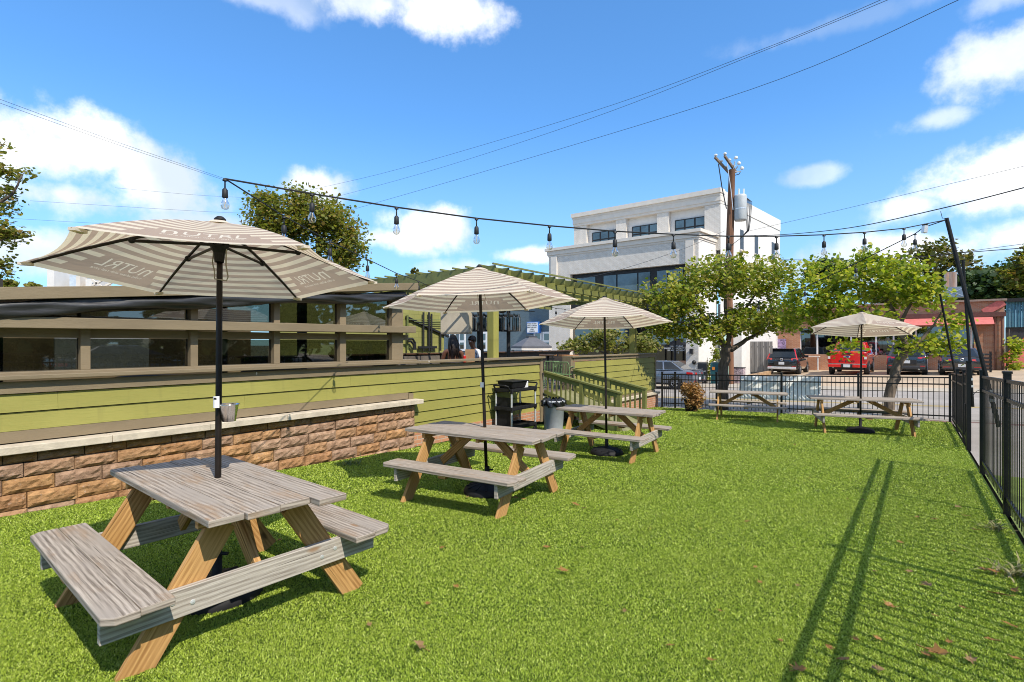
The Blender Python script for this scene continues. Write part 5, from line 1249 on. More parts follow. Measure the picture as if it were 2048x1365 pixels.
    far = [('sparse_tree', 'tall open-branched tree far behind the brick shop roof', 1855, 535, 60, 95, 62, L_olive, 41, 150, 13, 640),
           ('dark_tree', 'dark dense evergreen mass behind the roof vent, right of the leaning pole', 1995, 575, 55, 110, 45, L_dark, 42, 420, 18, 640), ('dark_tree', 'olive round-topped tree at the right edge above the evergreens', 2060, 540, 48, 60, 55, L_oak, 43, 200, 16, 640),
           ('dark_tree', 'dark tree top showing above the left redbud beside the white building', 1655, 545, 60, 55, 35, L_dark, 44, 200, 16, 640), ('green_tree', 'yellow-green tree between the copper flue and the evergreens', 1935, 565, 65, 50, 32, L_oak, 45, 160, 14, 640),
           ('green_tree', 'green tree low behind the redbud crowns beyond the brick shop', 1790, 590, 65, 70, 35, L_oak, 46, 180, 14, 650), ('green_tree', 'small dark tree tip just above the pavilion roof at left', 65, 572, 40, 14, 7, L_oak, 47, 30, 10, 600), ('green_tree', 'bushy tree at the left edge behind the pavilion roof', 15, 570, 40, 24, 9, L_oak, 48, 40, 10, 600), ('green_tree', 'small leafless-looking treetop behind the pergola corner', 830, 545, 50, 14, 8, L_olive, 49, 14, 6, 600)]
    for nm, lab, px, py, d, rw, rh, lm, sd_, nt_, lp, by in far:
        b = P(px, by + 40, d); q = lambda x, y: P(x, y, d) - b; sc = d / FP
        tree(nm, lab, 'tree', b, [([(0, 0, 0), q(px, by), q(px + rw * .05, py + rh * .4), q(px, py - rh * .4)], rw * sc * .045, .04), ([q(px, py + rh * .7), q(px + rw * .4, py), q(px + rw * .6, py - rh * .3)], rw * sc * .025, .03), ([q(px, py + rh * .6), q(px - rw * .4, py), q(px - rw * .6, py - rh * .3)], rw * sc * .025, .03)],
             [(q(px, py), (rw * sc * .75, rw * sc * .75, rh * sc * .8), 1.2), (q(px + rw * .45, py + rh * .15), (rw * sc * .5, rw * sc * .5, rh * sc * .65), .7), (q(px - rw * .45, py + rh * .1), (rw * sc * .5, rw * sc * .5, rh * sc * .65), .7), (q(px + rw * .1, py - rh * .45), (rw * sc * .4, rw * sc * .4, rh * sc * .5), .4)], nt_, lp, max(.3, rw * sc * .085), lm, M_bark, sd_, spread=rw * sc * .12, twr=.02)
    # vine and dry bush
    b = S2W(sx_px(2012, 25.5), 25.5, -.1); tree('climbing_vine', 'green vine climbing the corner of the brick shop', 'plant', b, [([(0, 0, 0), (.1, -.1, 2.6)], .04, .02), ([(0, 0, .2), (.7, 0, 1.8)], .03, .01)], [((.2, -.2, 1.0), (.5, .3, 1.1), 1), ((.6, 0, 1.6), (.5, .3, .8), .6)], 60, 10, .18, L_green, M_bark, 51)
    b = S2W(sx_px(1432, 13.6), 13.6); b.z = SZ(*W2S(b.x, b.y)); tree('climbing_vine', 'thin vine climbing the white wall beside the left redbud trunk', 'plant', b, [([(0, 0, 0), (0, 0, 1.5), (-.05, 0, 2.8)], .03, .01), ([(.5, 0, 0), (.55, 0, 2.2)], .03, .01), ([(-.5, 0, 0), (-.5, 0, 1.4)], .03, .01)], [((0, 0, 1.3), (.12, .1, 1.2), 1), ((.55, 0, .9), (.14, .1, 1.0), .8), ((-.45, 0, .6), (.2, .15, .6), .6)], 60, 9, .15, L_redbud, M_bark, 52)
    p = P(1383, 815, 16.9); p.z = LZ(p.x, p.y); t = tree('potted_shrub', 'dried orange-brown shrub in a dark pot by the street fence', 'potted plant', p, [([(0, 0, .1), (0, 0, .6)], .02, .01)], [((0, 0, .62), (.38, .38, .32), 1.2), ((.05, -.2, .35), (.30, .25, .32), .6), ((-.1, -.1, .72), (.3, .3, .2), .4)], 230, 11, .062, L_dry, M_bark, 53, spread=.09, twr=.005)
    MB().lathe([(.001, -.02), (.18, -.02), (.24, .36), (.26, .38), (.23, .38), (.21, .3), (.001, .3)], n=20).build('pot', M_blackplastic, t)
    p = G(660, 944) + Vector((-.2, .1, 0)); 
    # weeds at the foot of the stone wall and dry weeds under the right fence
    for i, (lab, px, py, n, r, mat) in enumerate((('low green weed tuft at the foot of the stone wall', 700, 930, 60, .22, L_dark), ('dry straw-coloured weed tuft under the fence, upper of two', 1990, 1060, 40, .16, L_dry), ('dry straw-coloured weed tuft at the right edge, lower of two', 2025, 1150, 60, .22, L_dry))):
        p = G(px, py); t = thing('weed_tuft', lab, 'weed', p); rnd = random.Random(60 + i); mb = MB()
        for _ in range(n):
            a = rnd.uniform(0, 6.28); l = rnd.uniform(.4, 1) * r; bse = Vector((rnd.gauss(0, r * .35), rnd.gauss(0, r * .3), 0)); tip = bse + Vector((math.cos(a) * l, math.sin(a) * l * .8, rnd.uniform(.15, .7) * l)); md = bse.lerp(tip, .5) + Vector((0, 0, l * .15)); sdv = Vector((-math.sin(a), math.cos(a), 0)) * rnd.uniform(.003, .007)
            mb.face([bse - sdv, bse + sdv, md + sdv, md - sdv]); mb.face([md - sdv, md + sdv, tip + sdv * .2, tip - sdv * .2])
        mb.build('blades', leafmat('straw_blade', [(.30, .25, .11), (.22, .22, .08), (.36, .29, .16)], .2) if i else leafmat('weed_blade', [(.10, .16, .05), (.16, .21, .09)], .2), t)
trees()

# ---------------------------------------------------------------- smaller things in the yard and on the deck
def yard_things():
    # utility cart
    t = thing('utility_cart', 'black plastic utility cart with silver posts and a tub on top', 'cart', D2W(7.66, -.49, LZ(*D2W(8.1, -.25).xy)), DROT)
    Lx, Wy = .94, .48
    for x in (.03, Lx - .03):
        for y in (.03, Wy - .03):
            MB().tube([(x, y, .14), (x, y, .98)], .020, 10).build('post', M_galv, t)
            w = MB().lathe([(.001, -.02), (.055, -.02), (.06, 0), (.055, .02), (.001, .02)], (x, y, .06), 14, Matrix.Rotation(R(90), 3, 'X')).build('castor', M_black, t); MB().box((x, y, .11), (.05, .05, .05)).build('fork', M_black, w)
            for z in (.16, .56, .95): MB().lathe([(.03, -.05), (.034, -.04), (.034, .04), (.03, .05)], (x, y, z), 10).build('collar', M_blackplastic, t)
    for z in (.16, .56, .95):
        s = MB(); s.box((Lx / 2, Wy / 2, z), (Lx, Wy, .02)); s.box((Lx / 2, .01, z + .02), (Lx, .02, .075)); s.box((Lx / 2, Wy - .01, z + .02), (Lx, .02, .075)); s.box((.01, Wy / 2, z + .02), (.02, Wy - .045, .075)); s.box((Lx - .01, Wy / 2, z + .02), (.02, Wy - .045, .075)); s.build('shelf', M_blackplastic, t, bevel=.004)
    for x, dx in ((0, -.12), (Lx, .12)): MB().tube([(x, .05, .97), (x + dx * .6, .05, 1.06), (x + dx, .09, 1.08), (x + dx, Wy - .09, 1.08), (x + dx * .6, Wy - .05, 1.06), (x, Wy - .05, .97)], .018, 8).build('handle', M_blackplastic, t)
    w = D2W(8.0, -.25, t.location.z + 1.0); tb = thing('bus_tub', 'black tub sitting on top of the utility cart', 'tub', w, DROT)
    MB().hexa([(-.24, -.17, 0), (.24, -.17, 0), (.24, .17, 0), (-.24, .17, 0)], [(-.28, -.21, .15), (.28, -.21, .15), (.28, .21, .15), (-.28, .21, .15)]).build('tub_body', M_blackplastic, tb, bevel=.02); MB().box((0, 0, .155), (.60, .46, .018)).build('lid', M_blackplastic, tb, bevel=.006)
    pl = MB(); pl.box((.0, 0, .0), (.60, .02, .62)); o = pl.build('cart_side_panel', M_blackplastic, None, loc=D2W(7.72, -.25, t.location.z + .50)); o.rotation_euler = (0, 0, DROT + R(90)); o.scale = (.7, 1, 1); tag(o, 'dark flat panel leaning inside the end of the utility cart', 'panel')
    tb2 = MB().box((0, 0, .08), (.16, .10, .14)).build('white_carton', M_white, None, bevel=.006, loc=D2W(8.42, -.28, t.location.z + .97)); tb2.rotation_euler = (0, 0, DROT + .2); tag(tb2, 'small white carton on the top shelf of the utility cart', 'carton')
    # rubbish bin
    w = D2W(8.80, -.80, 0); w.z = LZ(w.x, w.y); t = thing('rubbish_bin', 'grey plastic rubbish bin with black bag liner by the ramp', 'bin', w)
    gm = std('bin_grey', (.36, .38, .40), .5, .12, 4)
    MB().lathe([(.001, .01), (.20, .01), (.205, .03), (.245, .66), (.262, .67), (.262, .70), (.24, .71)], n=26).build('bin_body', gm, t, smooth=True)
    for s in (-1, 1): MB().box((s * .25, -.05, .60), (.06, .10, .045)).build('handle', M_black, t, bevel=.01)
    rnd = random.Random(3)
    def lf(u, v):
        a = u * 2 * math.pi; r = (.268 + .02 * math.sin(a * 9 + v * 4) + .012 * math.sin(a * 23)) * (1 if v < .7 else 1 - (v - .7) * 1.4)
        return (r * math.cos(a), r * math.sin(a), .58 + .17 * v + .014 * math.sin(a * 7 + 5 * v) + (.02 * math.sin(a * 13) if v > .5 else 0))
    MB().grid(lf, 72, 7).build('bag_liner', std('bag_plastic', (.012, .012, .013), .22, .2), t, smooth=True)
    # deck chair, round tables at the ramp opening
    def round_table(lab, px, py, d, h, r):
        p = P(px, py, d); t = thing('round_table', lab, 'table', Vector((p.x, p.y, .35)), 0, 'round wooden-topped tables on the deck')
        MB().lathe([(.001, h - .04), (r, h - .04), (r, h), (.001, h)], n=24).build('tabletop', std('orange_wood', (.38, .17, .06), .5, .25, 4) if 'orange_wood' not in bpy.data.materials else bpy.data.materials['orange_wood'], t)
        MB().lathe([(.22, 0), (.22, .02), (.035, .05), (.035, h - .05), (.1, h - .04)], n=14).build('pedestal', M_black, t)
    round_table('round orange-topped table right in the deck opening behind the chair', 1137, 717, 14.9, .93, .30)
    round_table('round orange-topped table farther left, half hidden by the fence end', 1096, 714, 16.2, .92, .28)
    def wire_chair(lab, px, d, rot):
        p = P(px, 700, d); t = thing('wire_chair', lab, 'chair', Vector((p.x, p.y, .35)), R(rot), 'green wire chairs on the deck'); gm = M_get('chair_green', lambda: std('chair_green', (.15, .24, .10), .45, .1))
        bk = MB(); bk.tube([(-.22, .2, .42), (-.22, .24, .70), (-.19, .25, .76), (.19, .25, .76), (.22, .24, .70), (.22, .2, .42)], .013, 6)
        for i in range(9): x = -.18 + i * .045; bk.tube([(x, .19, .43), (x, .25, .75)], .006, 5)
        bk.build('backrest', gm, t); st = MB()
        for i in range(10): y = -.2 + i * .044; st.tube([(-.21, y, .43), (.21, y, .43)], .006, 5)
        st.tube([(-.22, -.21, .43), (.22, -.21, .43), (.22, .2, .43), (-.22, .2, .43), (-.22, -.21, .43)], .012, 6); st.build('seat', gm, t)
        for x in (-.22, .22):
            MB().tube([(x, .2, .42), (x, .2, .62), (x * 1.05, -.05, .64), (x * 1.05, -.2, .62), (x, -.22, .43)], .011, 6).build('armrest', gm, t)
            for y in (-.2, .2): MB().tube([(x, y, .43), (x * 1.1, y * 1.1, 0)], .012, 6).build('leg', gm, t)
    wire_chair('green wire chair in the deck opening beside the ramp', 1128, 14.1, 155); wire_chair('green wire chair behind it, mostly hidden by the ramp railing', 1106, 14.7, 170)
    # hanging boxed cabinet, racks, fan
    p = P(913, 646, 12.7); t = thing('hanging_cabinet', 'beige fabric-covered box hanging under the pergola above the diners', 'cabinet', p, R(-12)); bm_ = std('beige_cover', (.47, .41, .31), .8, .08, 3)
    MB().box((0, 0, 0), (.72, .30, .50)).build('cover', bm_, t, bevel=.012)
    for x in (-.3, .3): MB().tube([(x, .1, .24), (x, .1, .95)], .015, 6).build('hanger_rod', M_black, t)
    MB().box((0, .0, -.26), (.70, .27, .03)).build('hem', std('beige_hem', (.42, .34, .24), .8), t)
    for i, (px, d) in enumerate(((958, 14.2), (1017, 14.6))):
        p = P(px, 700, d); p.z = .35; t = thing('lantern_rack', ['black post carrying a ring of dark glass cylinders, left of the pergola post', 'black post carrying a ring of dark glass cylinders, right of the pergola post'][i], 'lantern', p, 0, 'black lantern racks on the deck')
        MB().tube([(0, 0, 0), (0, 0, 2.35)], .055, 10).build('post', M_black, t); z0, z1 = P(px, 662, d).z - .35, P(px, 632, d).z - .35
        for z in (z0, z1): MB().lathe([(.29, -.02), (.31, -.02), (.31, .02), (.29, .02), (.29, -.02)], (0, 0, z), 18).build('ring', M_black, t)
        for k in range(12):
            a = k * R(30); MB().lathe([(.001, z0 - .02), (.048, z0 - .02), (.048, z1 - .06), (.022, z1 - .02), (.022, z1 + .05), (.001, z1 + .05)], (.30 * math.cos(a), .30 * math.sin(a), 0), 10).build('glass_cylinder', M_get('bottle_glass', lambda: std('bottle_glass', (.012, .016, .02), .06, .3, spec=.9, coat=1)), t)
        for k in range(4): a = k * R(90); MB().bar((0, 0, z0), (.3 * math.cos(a), .3 * math.sin(a), z0), .025, .025).build('spoke', M_black, t)
    p = P(1004, 621, 13.2); t = thing('ceiling_fan', 'dark ceiling fan under the pergola above the deck', 'fan', p)
    MB().lathe([(.001, -.08), (.1, -.05), (.12, .05), (.03, .1), (.02, .6)], n=14).build('motor', M_black, t)
    for a in (20, 110, 200, 290): MB().bar((.12 * math.cos(R(a)), .12 * math.sin(R(a)), 0), (.88 * math.cos(R(a)), .88 * math.sin(R(a)), -.01), .12, .012).build('blade', M_black, t)
    p = P(1283, 614, 18.2); t = thing('wall_unit', 'white boxed unit under the far end of the pergola', 'cabinet', P(1225, 606, 17.4), DROT); MB().box((0, 0, 0), (.9, .3, .32)).build('casing', M_whitetrim, t, bevel=.02); MB().box((0, -.16, -.08), (.8, .02, .05)).build('vent_slot', M_black, t)
    # gazebo in the street behind
    p = P(1063, 705, 27); t = thing('gazebo', 'dark hexagonal gazebo roof behind the deck bar', 'gazebo', Vector((p.x, p.y, -.4))); z0 = P(0, 693, 27).z + .4; z1 = P(0, 673, 27).z + .4
    MB().lathe([(.62, z0), (.28, z1 - .06), (.30, z1), (.001, z1 + .04)], n=6).build('roof', std('gazebo_roof', (.085, .085, .095), .6, .1), t); MB().lathe([(1.05, z0 - .10), (1.05, z0 - .0), (.28, z1 - .08)], n=6).build('roof', std('gazebo_roof2', (.11, .11, .12), .6, .1), t); MB().lathe([(1.06, z0 - .2), (1.06, z0 - .1)], n=6).build('eave', M_whitetrim, t)
    for k in range(6): a = k * R(60); MB().box((.95 * math.cos(a), .95 * math.sin(a), z0 / 2), (.1, .1, z0 - .1)).build('post', M_darkint, t)
    # banner outside the street fence
    def bf(u, v): k = 2.62 + u * 3.05; x, y = 11.44 - .785 * (5.75 - (k - 2.62)), 13.58 + .619 * (5.75 - (k - 2.62)); n = .03 * math.sin(u * 19 + 3 * v) * v + .05 * math.sin(u * 37) * max(0, v - .6); return Vector((x + .619 * (.06 + n), y + .785 * (.06 + n), LZ(x, y) + .30 + v * .92 - .05 * max(0, v - .8) * math.sin(u * 25) * 3))
    pt = P(1553, 770, 15.9)
    mb = MB()
    ka, kb = 5.25, 2.95
    def bf2(u, v):
        k = ka + (kb - ka) * u; x, y = 11.44 - .785 * k, 13.58 + .619 * k; n = .012 * math.sin(u * 17 + 2 * v) + (.03 * math.sin(u * 31 + 1) + .015 * math.sin(u * 67)) * max(0, v - .72) * 3
        return Vector((x + .619 * (.03 + n + .22 * v), y + .785 * (.03 + n + .22 * v), LZ(x, y) + .42 + v * .76 - .10 * max(0, v - .75) * (1 + math.sin(u * 23))))
    mb.grid(bf2, 60, 14); o = mb.build('banner', std('banner_back', (.94, .91, .84), .7, .1, 2), None, smooth=True); tag(o, 'pale grey-green vinyl banner hung on the outside of the street fence', 'banner')
    sm = o.modifiers.new('s', 'SOLIDIFY'); sm.thickness = .002
    # newspaper boxes, bin, sign
    for nm, lab, px, w, col, lid in (('newspaper_box', 'black newspaper box with white lettering by the white building', 1405, .50, (.012, .012, .013), 1), ('newspaper_box', 'teal newspaper box beside the black one, left of the redbud trunk', 1430, .46, (.01, .07, .08), 0)):
        b = 12.35; x = sx_px(px, b); t = thing(nm, lab, 'newspaper box', SP(x, b), SROT + R(8), 'newspaper boxes on the pavement'); m = std(nm + str(px), col, .4, .15)
        mb = MB().hexa([(-w / 2, -.2, .5), (w / 2, -.2, .5), (w / 2, .25, .5), (-w / 2, .25, .5)], [(-w / 2, -.12, 1.15), (w / 2, -.12, 1.15), (w / 2, .25, 1.22), (-w / 2, .25, 1.22)]); mb.build('cabinet', m, t, bevel=.02)
        MB().box((0, .0, .25), (w * .9, .38, .5)).build('pedestal', m, t, bevel=.01); MB().box((0, .0, .02), (w * 1.05, .5, .04)).build('foot', m, t)
        if lid: MB().text('Tucker', .15, Matrix.Translation((0, -.195, .70)) @ Matrix.Rotation(R(80), 4, 'X'), .003).build('lettering', M_white, t); MB().box((.02, -.205, .30), (.34, .02, .3)).build('sticker', std('sticker_art', (.3, .3, .32), .5, .9, 22), t)
        else: MB().box((-.05, -.195, .85), (.15, .02, .17)).build('sticker', std('orange_sticker', (.6, .2, .03), .5), t)
    b = 12.8; x = sx_px(1478, b); t = thing('waste_bin', 'sticker-covered square waste bin by the white building corner', 'bin', SP(x, b), SROT); MB().box((0, 0, .42), (.55, .5, .84)).build('bin_body', std('sticker_bin', (.35, .28, .30), .6, .7, 14), t, bevel=.01); MB().box((0, 0, .86), (.58, .53, .04)).build('lid', M_black, t)
    b = 11.7; x = sx_px(1457, b); t = thing('street_sign', 'pale green street sign post behind the left redbud trunk', 'sign', SP(x, b)); zt = P(1455, 664, S2W(x, b).y).z - t.location.z
    MB().tube([(0, 0, 0), (-.10, 0, zt)], .035, 8).build('post', std('green_post', (.22, .34, .28), .5), t); MB().box((-.10, -.05, zt - .35), (.38, .02, .60), M=Matrix.Rotation(R(-5), 3, 'Y')).build('sign_plate', std('sign_pale', (.50, .66, .60), .5), t)
    # grey board fence, yellow guard, timber kerbs
    b = 19; t = thing('board_fence', 'grey board fence beside the black SUV', 'fence', KS, SROT); x0, x1 = sx_px(1498, b), sx_px(1545, b)
    mb = MB(); n = 8
    for i in range(n): xx = x0 + (x1 - x0) * (i + .5) / n; mb.box((xx, b + (.02 if i % 2 else 0), .75), ((x1 - x0) / n - .01, .03, 2.0))
    mb.build('boards', std('grey_boards', (.21, .195, .18), .8, .2, 3, stretch=(3, 3, .3)), t); MB().box(((x0 + x1) / 2, b + .05, 1.4), (x1 - x0, .06, .1)).build('rail', M_darkint, t)
    a0 = P(1518, 690, 37); a1 = P(1526, 735, 35.5); t = thing('guy_guard', 'yellow guy-wire guard leaning by the grey board fence', 'guard', a1); MB().tube([Vector(), a0 - a1], .05, 8).build('guard_tube', std('yellow_guard', (.62, .45, .10), .5), t)
    x0 = sx_px(1485, 14.5); x1 = sx_px(1531, 17.5); t = thing('timber_kerb', 'weathered timber kerb along the left side of the parking lot', 'kerb', SP(x0, 14.5)); e = SP(x1, 18.6) - t.location
    MB().bar(Vector((0, 0, .12)), e * .45 + Vector((0, 0, .12)), .2, .24).build('timber', M_get('timber_tan', lambda: std('timber_tan', (.34, .22, .12), .9, .3, 4)), t); MB().bar(e * .47 + Vector((0, 0, .12)), e + Vector((0, 0, .12)), .2, .24).build('timber', bpy.data.materials['timber_tan'], t)
    # patio chairs / high tables in front of brick shop
    for lab, px, d in (('grey high table in front of the shop left of the red pickup', 1622, 38), ('grey bench in front of the shop between slate SUV and sedan', 1872, 34)):
        p = P(px, 730, d); x, b = W2S(p.x, p.y); t = thing('patio_table', lab, 'table', SP(x, b), SROT); MB().box((0, 0, 1.0), (1.1, .5, .05)).build('tabletop', M_whitetrim, t)
        for xx in (-.45, .45): MB().box((xx, 0, .5), (.06, .4, .97)).build('leg', M_galv, t)
    p = P(1925 + 75, 735, 29.8); x, b = W2S(p.x, p.y); t = thing('stacked_pallet', 'dark stacked rack beside the brown pipe at the brick corner', 'rack', SP(x - .9, b), SROT)
    for k in range(5): MB().box((0, 0, .15 + k * .22), (1.1, .6, .10)).build('shelf', M_carplastic, t)
    for xx in (-.5, .5): MB().box((xx, 0, .6), (.06, .6, 1.2)).build('side', M_black, t)
    # fallen leaves
    spots = [(545 * .365 + 1300 if 0 else 1497, 1049, 1.2), (1150, 1014, 1.6), (1167, 1022, 1.1), (884, 1102, .9), (1093, 1100, 1.0), (1127, 1150, 1.6), (913, 1180, .9), (838, 1303, 1.5), (1598, 1352, 1.6), (1688, 1332, 1.5), (1852, 1320, 1.0), (1750, 1150, 1.0), (1755, 1350, 1.2), (1712, 1287, .8), (1660, 1305, .9), (1520, 1172, .8), (1510, 1140, .7), (1595, 1178, .7), (1900, 1295, 1.0), (1800, 1090, .9), (1870, 1045, 1.2), (1932, 1038, 1.4), (1915, 1019, 1.2), (1725, 1005, 1.0), (1695, 1003, .9), (1835, 1040, 1.0), (1760, 1050, .8), (1855, 1178, 1.3), (1965, 1148, 1.6), (1985, 1150, 1.4), (1950, 1066, 1.2), (1985, 1195, 1.4), (2005, 1200, 1.5), (2030, 1190, 1.2), (1925, 1224, 1.0), (1778, 1219, 1.2), (1755, 1285, .8), (737, 1258, .8), (500, 1190, .9), (590, 1155, 1.4), (1032, 1001, 1.2), (1048, 1003, 1.1), (935, 999, .9), (1120, 985, .7), (1300, 1062, .6), (1235, 1045, .6), (1400, 1062, .5), (1165, 1100, .6), (1030, 1050, .5), (868, 1072, .5), (855, 1215, .8), (1380, 900, .9), (1300, 915, .9), (1590, 893, 1.1), (1855, 900, 1.2), (1420, 838, .7), (1500, 890, .7), (1800, 868, 1.0), (1760, 848, .8), (1690, 846, .8), (1640, 840, .7), (1740, 852, .7), (1570, 852, .6), (1880, 930, 1.0), (1620, 960, .7), (1700, 960, .6), (1440, 1000, .6), (1940, 1330, 1.2), (1980, 1290, 1.1), (1560, 1290, .8), (1440, 1230, .7), (1340, 1300, .8), (1250, 1230, .7), (1420, 1330, .8), (2020, 1260, 1.2), (2035, 1330, 1.2), (1870, 1240, .9), (1820, 1150, .9), (1910, 1110, 1.0), (560, 1085, .7)]
    rnd = random.Random(9)
    protos = []
    for k in range(5):
        mb = MB(); n = 7; sp = [rnd.uniform(.55, 1.05) for _ in range(2 * n)]; cu = rnd.uniform(.2, .5)
        ring = []
        for i in range(2 * n): a = i * math.pi / n; r = (.05 if i % 2 == 0 else .030) * sp[i]; ring.append(Vector((r * math.cos(a), r * .8 * math.sin(a), .012 + cu * r * rnd.uniform(.1, .9))))
        c = Vector((0, 0, .010))
        for i in range(2 * n): mb.face([c, ring[i], ring[(i + 1) % (2 * n)]])
        mb.tube([(0, 0, .012), (.03, .005, .014), (.055, .012, .02)], .0016, 4)
        o = mb.build('fallen_leaf', L_brown, None, weld=True); protos.append(o)
    big = {(1852, 1320): 'orange leaf in the lower right corner beside the long shadow'}
    used = set()
    for i, (px, py, s) in enumerate(spots + [(1880, 1322, 2.4)]):
        k = i % 5
        o = protos[k] if k not in used else protos[k].copy()
        if k in used: COL.objects.link(o)
        used.add(k)
        p = G(px, py); o.location = p + Vector((0, 0, .018)); o.scale = (s * .72,) * 3; o.rotation_euler = (rnd.uniform(-.3, .3), rnd.uniform(-.3, .3), rnd.uniform(0, 6.28))
        tag(o, 'largest curled brown leaf, at the lower right of the lawn' if s > 2.2 else 'small dry brown leaf fallen on the green turf', 'leaf', 'fallen leaves on the turf')
yard_things()

# ---------------------------------------------------------------- people
def skin(name, joints, edges, mat, parent, lev=2):
    me = bpy.data.meshes.new(name); ks = list(joints); ix = {k: i for i, k in enumerate(ks)}
    me.from_pydata([joints[k][0] for k in ks], [(ix[a], ix[b]) for a, b in edges], [])
    me.materials.append(mat); o = bpy.data.objects.new(name, me); COL.objects.link(o); o.parent = parent
    sk = o.modifiers.new('skin', 'SKIN'); sk.use_smooth_shade = True
    for k in ks:
        r = joints[k][1]; me.skin_vertices[0].data[ix[k]].radius = r if isinstance(r, tuple) else (r, r)
    me.skin_vertices[0].data[0].use_root = True
    sb = o.modifiers.new('sub', 'SUBSURF'); sb.levels = lev; sb.render_levels = lev
    return o
def person(label, loc, rot, seated, skinm, top, bottom, hair, long_hair, arms, headturn=(0, 0), sleeve=False, h=1.0):
    t = thing('person', label, 'person', loc, R(rot), None)
    hz = .46 if seated else .93                                    # hip height; faces -y
    ht = headturn
    J = {'pel': ((0, 0, hz), (.15, .11)), 'wai': ((0, -.01, hz + .18), (.13, .095)), 'che': ((0, -.02, hz + .36), (.155, .11)), 'nb': ((0, -.01, hz + .50), .075), 'nk': ((0, -.02, hz + .57), .055), 'hd0': ((ht[0] * .3, -.035 + ht[1] * .3, hz + .64), (.068, .075)), 'hd1': ((ht[0] * .6, -.03 + ht[1] * .6, hz + .73), (.078, .095)), 'hd2': ((ht[0], -.02 + ht[1], hz + .80), (.062, .075)),
         'nose': ((ht[0] * .9 , -.125 + ht[1] * .9, hz + .70), .016)}
    E = [('pel', 'wai'), ('wai', 'che'), ('che', 'nb'), ('nb', 'nk'), ('nk', 'hd0'), ('hd0', 'hd1'), ('hd1', 'hd2'), ('hd1', 'nose')]
    for s, n in ((-1, 'l'), (1, 'r')):
        el, wr = arms[0 if s < 0 else 1]
        J.update({'sh' + n: ((s * .19, -.01, hz + .46), .062), 'el' + n: ((s * el[0], el[1], hz + el[2]), .045), 'wr' + n: ((s * wr[0], wr[1], hz + wr[2]), .030), 'pm' + n: ((s * wr[0] * .97, wr[1] - .05, hz + wr[2] - .01), (.038, .018)),
                  'hp' + n: ((s * .10, 0, hz - .02), .10)})
        E += [('nb', 'sh' + n), ('sh' + n, 'el' + n), ('el' + n, 'wr' + n), ('wr' + n, 'pm' + n), ('pel', 'hp' + n)]
        for f in range(4):
            J['f%d%s' % (f, n)] = ((s * (wr[0] * .97 - .027 + f * .018), wr[1] - .10 + .006 * abs(f - 1.5), hz + wr[2] - .02), .009); J['g%d%s' % (f, n)] = ((s * (wr[0] * .97 - .027 + f * .018), wr[1] - .135 + .008 * abs(f - 1.5), hz + wr[2] - .045), .007); E += [('pm' + n, 'f%d%s' % (f, n)), ('f%d%s' % (f, n), 'g%d%s' % (f, n))]
        J['th' + n] = ((s * (wr[0] * .97 - .05), wr[1] - .065, hz + wr[2] - .015), .010); E += [('pm' + n, 'th' + n)]
        if seated: kn, an, to = (s * .13, -.43, hz), (s * .13, -.40, .09), (s * .14, -.56, .04)
        else: kn, an, to = (s * .10, -.02, .50), (s * .11, .02, .09), (s * .12, -.13, .04)
        J.update({'kn' + n: (kn, .062), 'an' + n: (an, .042), 'to' + n: (to, .038)}); E += [('hp' + n, 'kn' + n), ('kn' + n, 'an' + n), ('an' + n, 'to' + n)]
    skin('body', J, E, skinm, t)
    sh = lambda r, k: (tuple(x * k for x in r) if isinstance(r, tuple) else r * k)
    C = {k: (J[k][0], sh(J[k][1], 1.13)) for k in ('wai', 'che')}; C = {'pel': (J['pel'][0], sh(J['pel'][1], 1.12)), **C}; CE = [('pel', 'wai'), ('wai', 'che')]
    if sleeve:
        C['nb'] = (J['nb'][0], .085); CE += [('che', 'nb')]
        for n in 'lr':
            C['sh' + n] = (J['sh' + n][0], .075); m = Vector(J['sh' + n][0]).lerp(Vector(J['el' + n][0]), .7); C['sl' + n] = (tuple(m), .066); CE += [('nb', 'sh' + n), ('sh' + n, 'sl' + n)]
    skin('top', C, CE, top, t)
    B = {'pel': (J['pel'][0], sh(J['pel'][1], 1.14))}; BE = []
    for n in 'lr': B.update({'hp' + n: (J['hp' + n][0], .112), 'kn' + n: (J['kn' + n][0], .078), 'an' + n: (J['an' + n][0], .06)}); BE += [('pel', 'hp' + n), ('hp' + n, 'kn' + n), ('kn' + n, 'an' + n)]
    skin('trousers', B, BE, bottom, t)
    hm = MB(); hc = Vector(J['hd1'][0])
    def hf(u, v):
        a = u * 2 * math.pi; th = v * math.pi * .62; fr = max(0, -math.sin(a)); th *= (1 - .30 * fr); n = 1 + .05 * math.sin(a * 11 + v * 9) + .03 * math.sin(a * 23)
        return hc + Vector((.094 * math.sin(th) * math.cos(a) * n, .112 * math.sin(th) * math.sin(a) * n + .008, .03 + .115 * math.cos(th)))
    hm.grid(hf, 36, 10)
    if long_hair:
        rnd = random.Random(1)
        for i in range(46):
            a = rnd.uniform(-.25, math.pi + .25); r = rnd.uniform(.06, .10); p0 = hc + Vector((.088 * math.cos(a), .10 * math.sin(a), .02)); l = rnd.uniform(.25, .46)
            hm.tube([hc + Vector((.05 * math.cos(a), .05 * math.sin(a), .11)), p0, p0 + Vector((.035 * math.cos(a) - .02, .05 * math.sin(a) + .03, -l * .5)), p0 + Vector((.02 * math.cos(a) - .03, .06 + .03 * math.sin(a), -l))], [.016, .02, .018, .008], 6)
    hm.build('hair', hair, t, smooth=True)
    e = MB()
    for s in (-1, 1):
        e.ball((hc.x + s * .032, hc.y - .088, hc.z - .005), (.013, .008, .008), 8, 5)
    e.build('eyes', M_white, t); ear = MB()
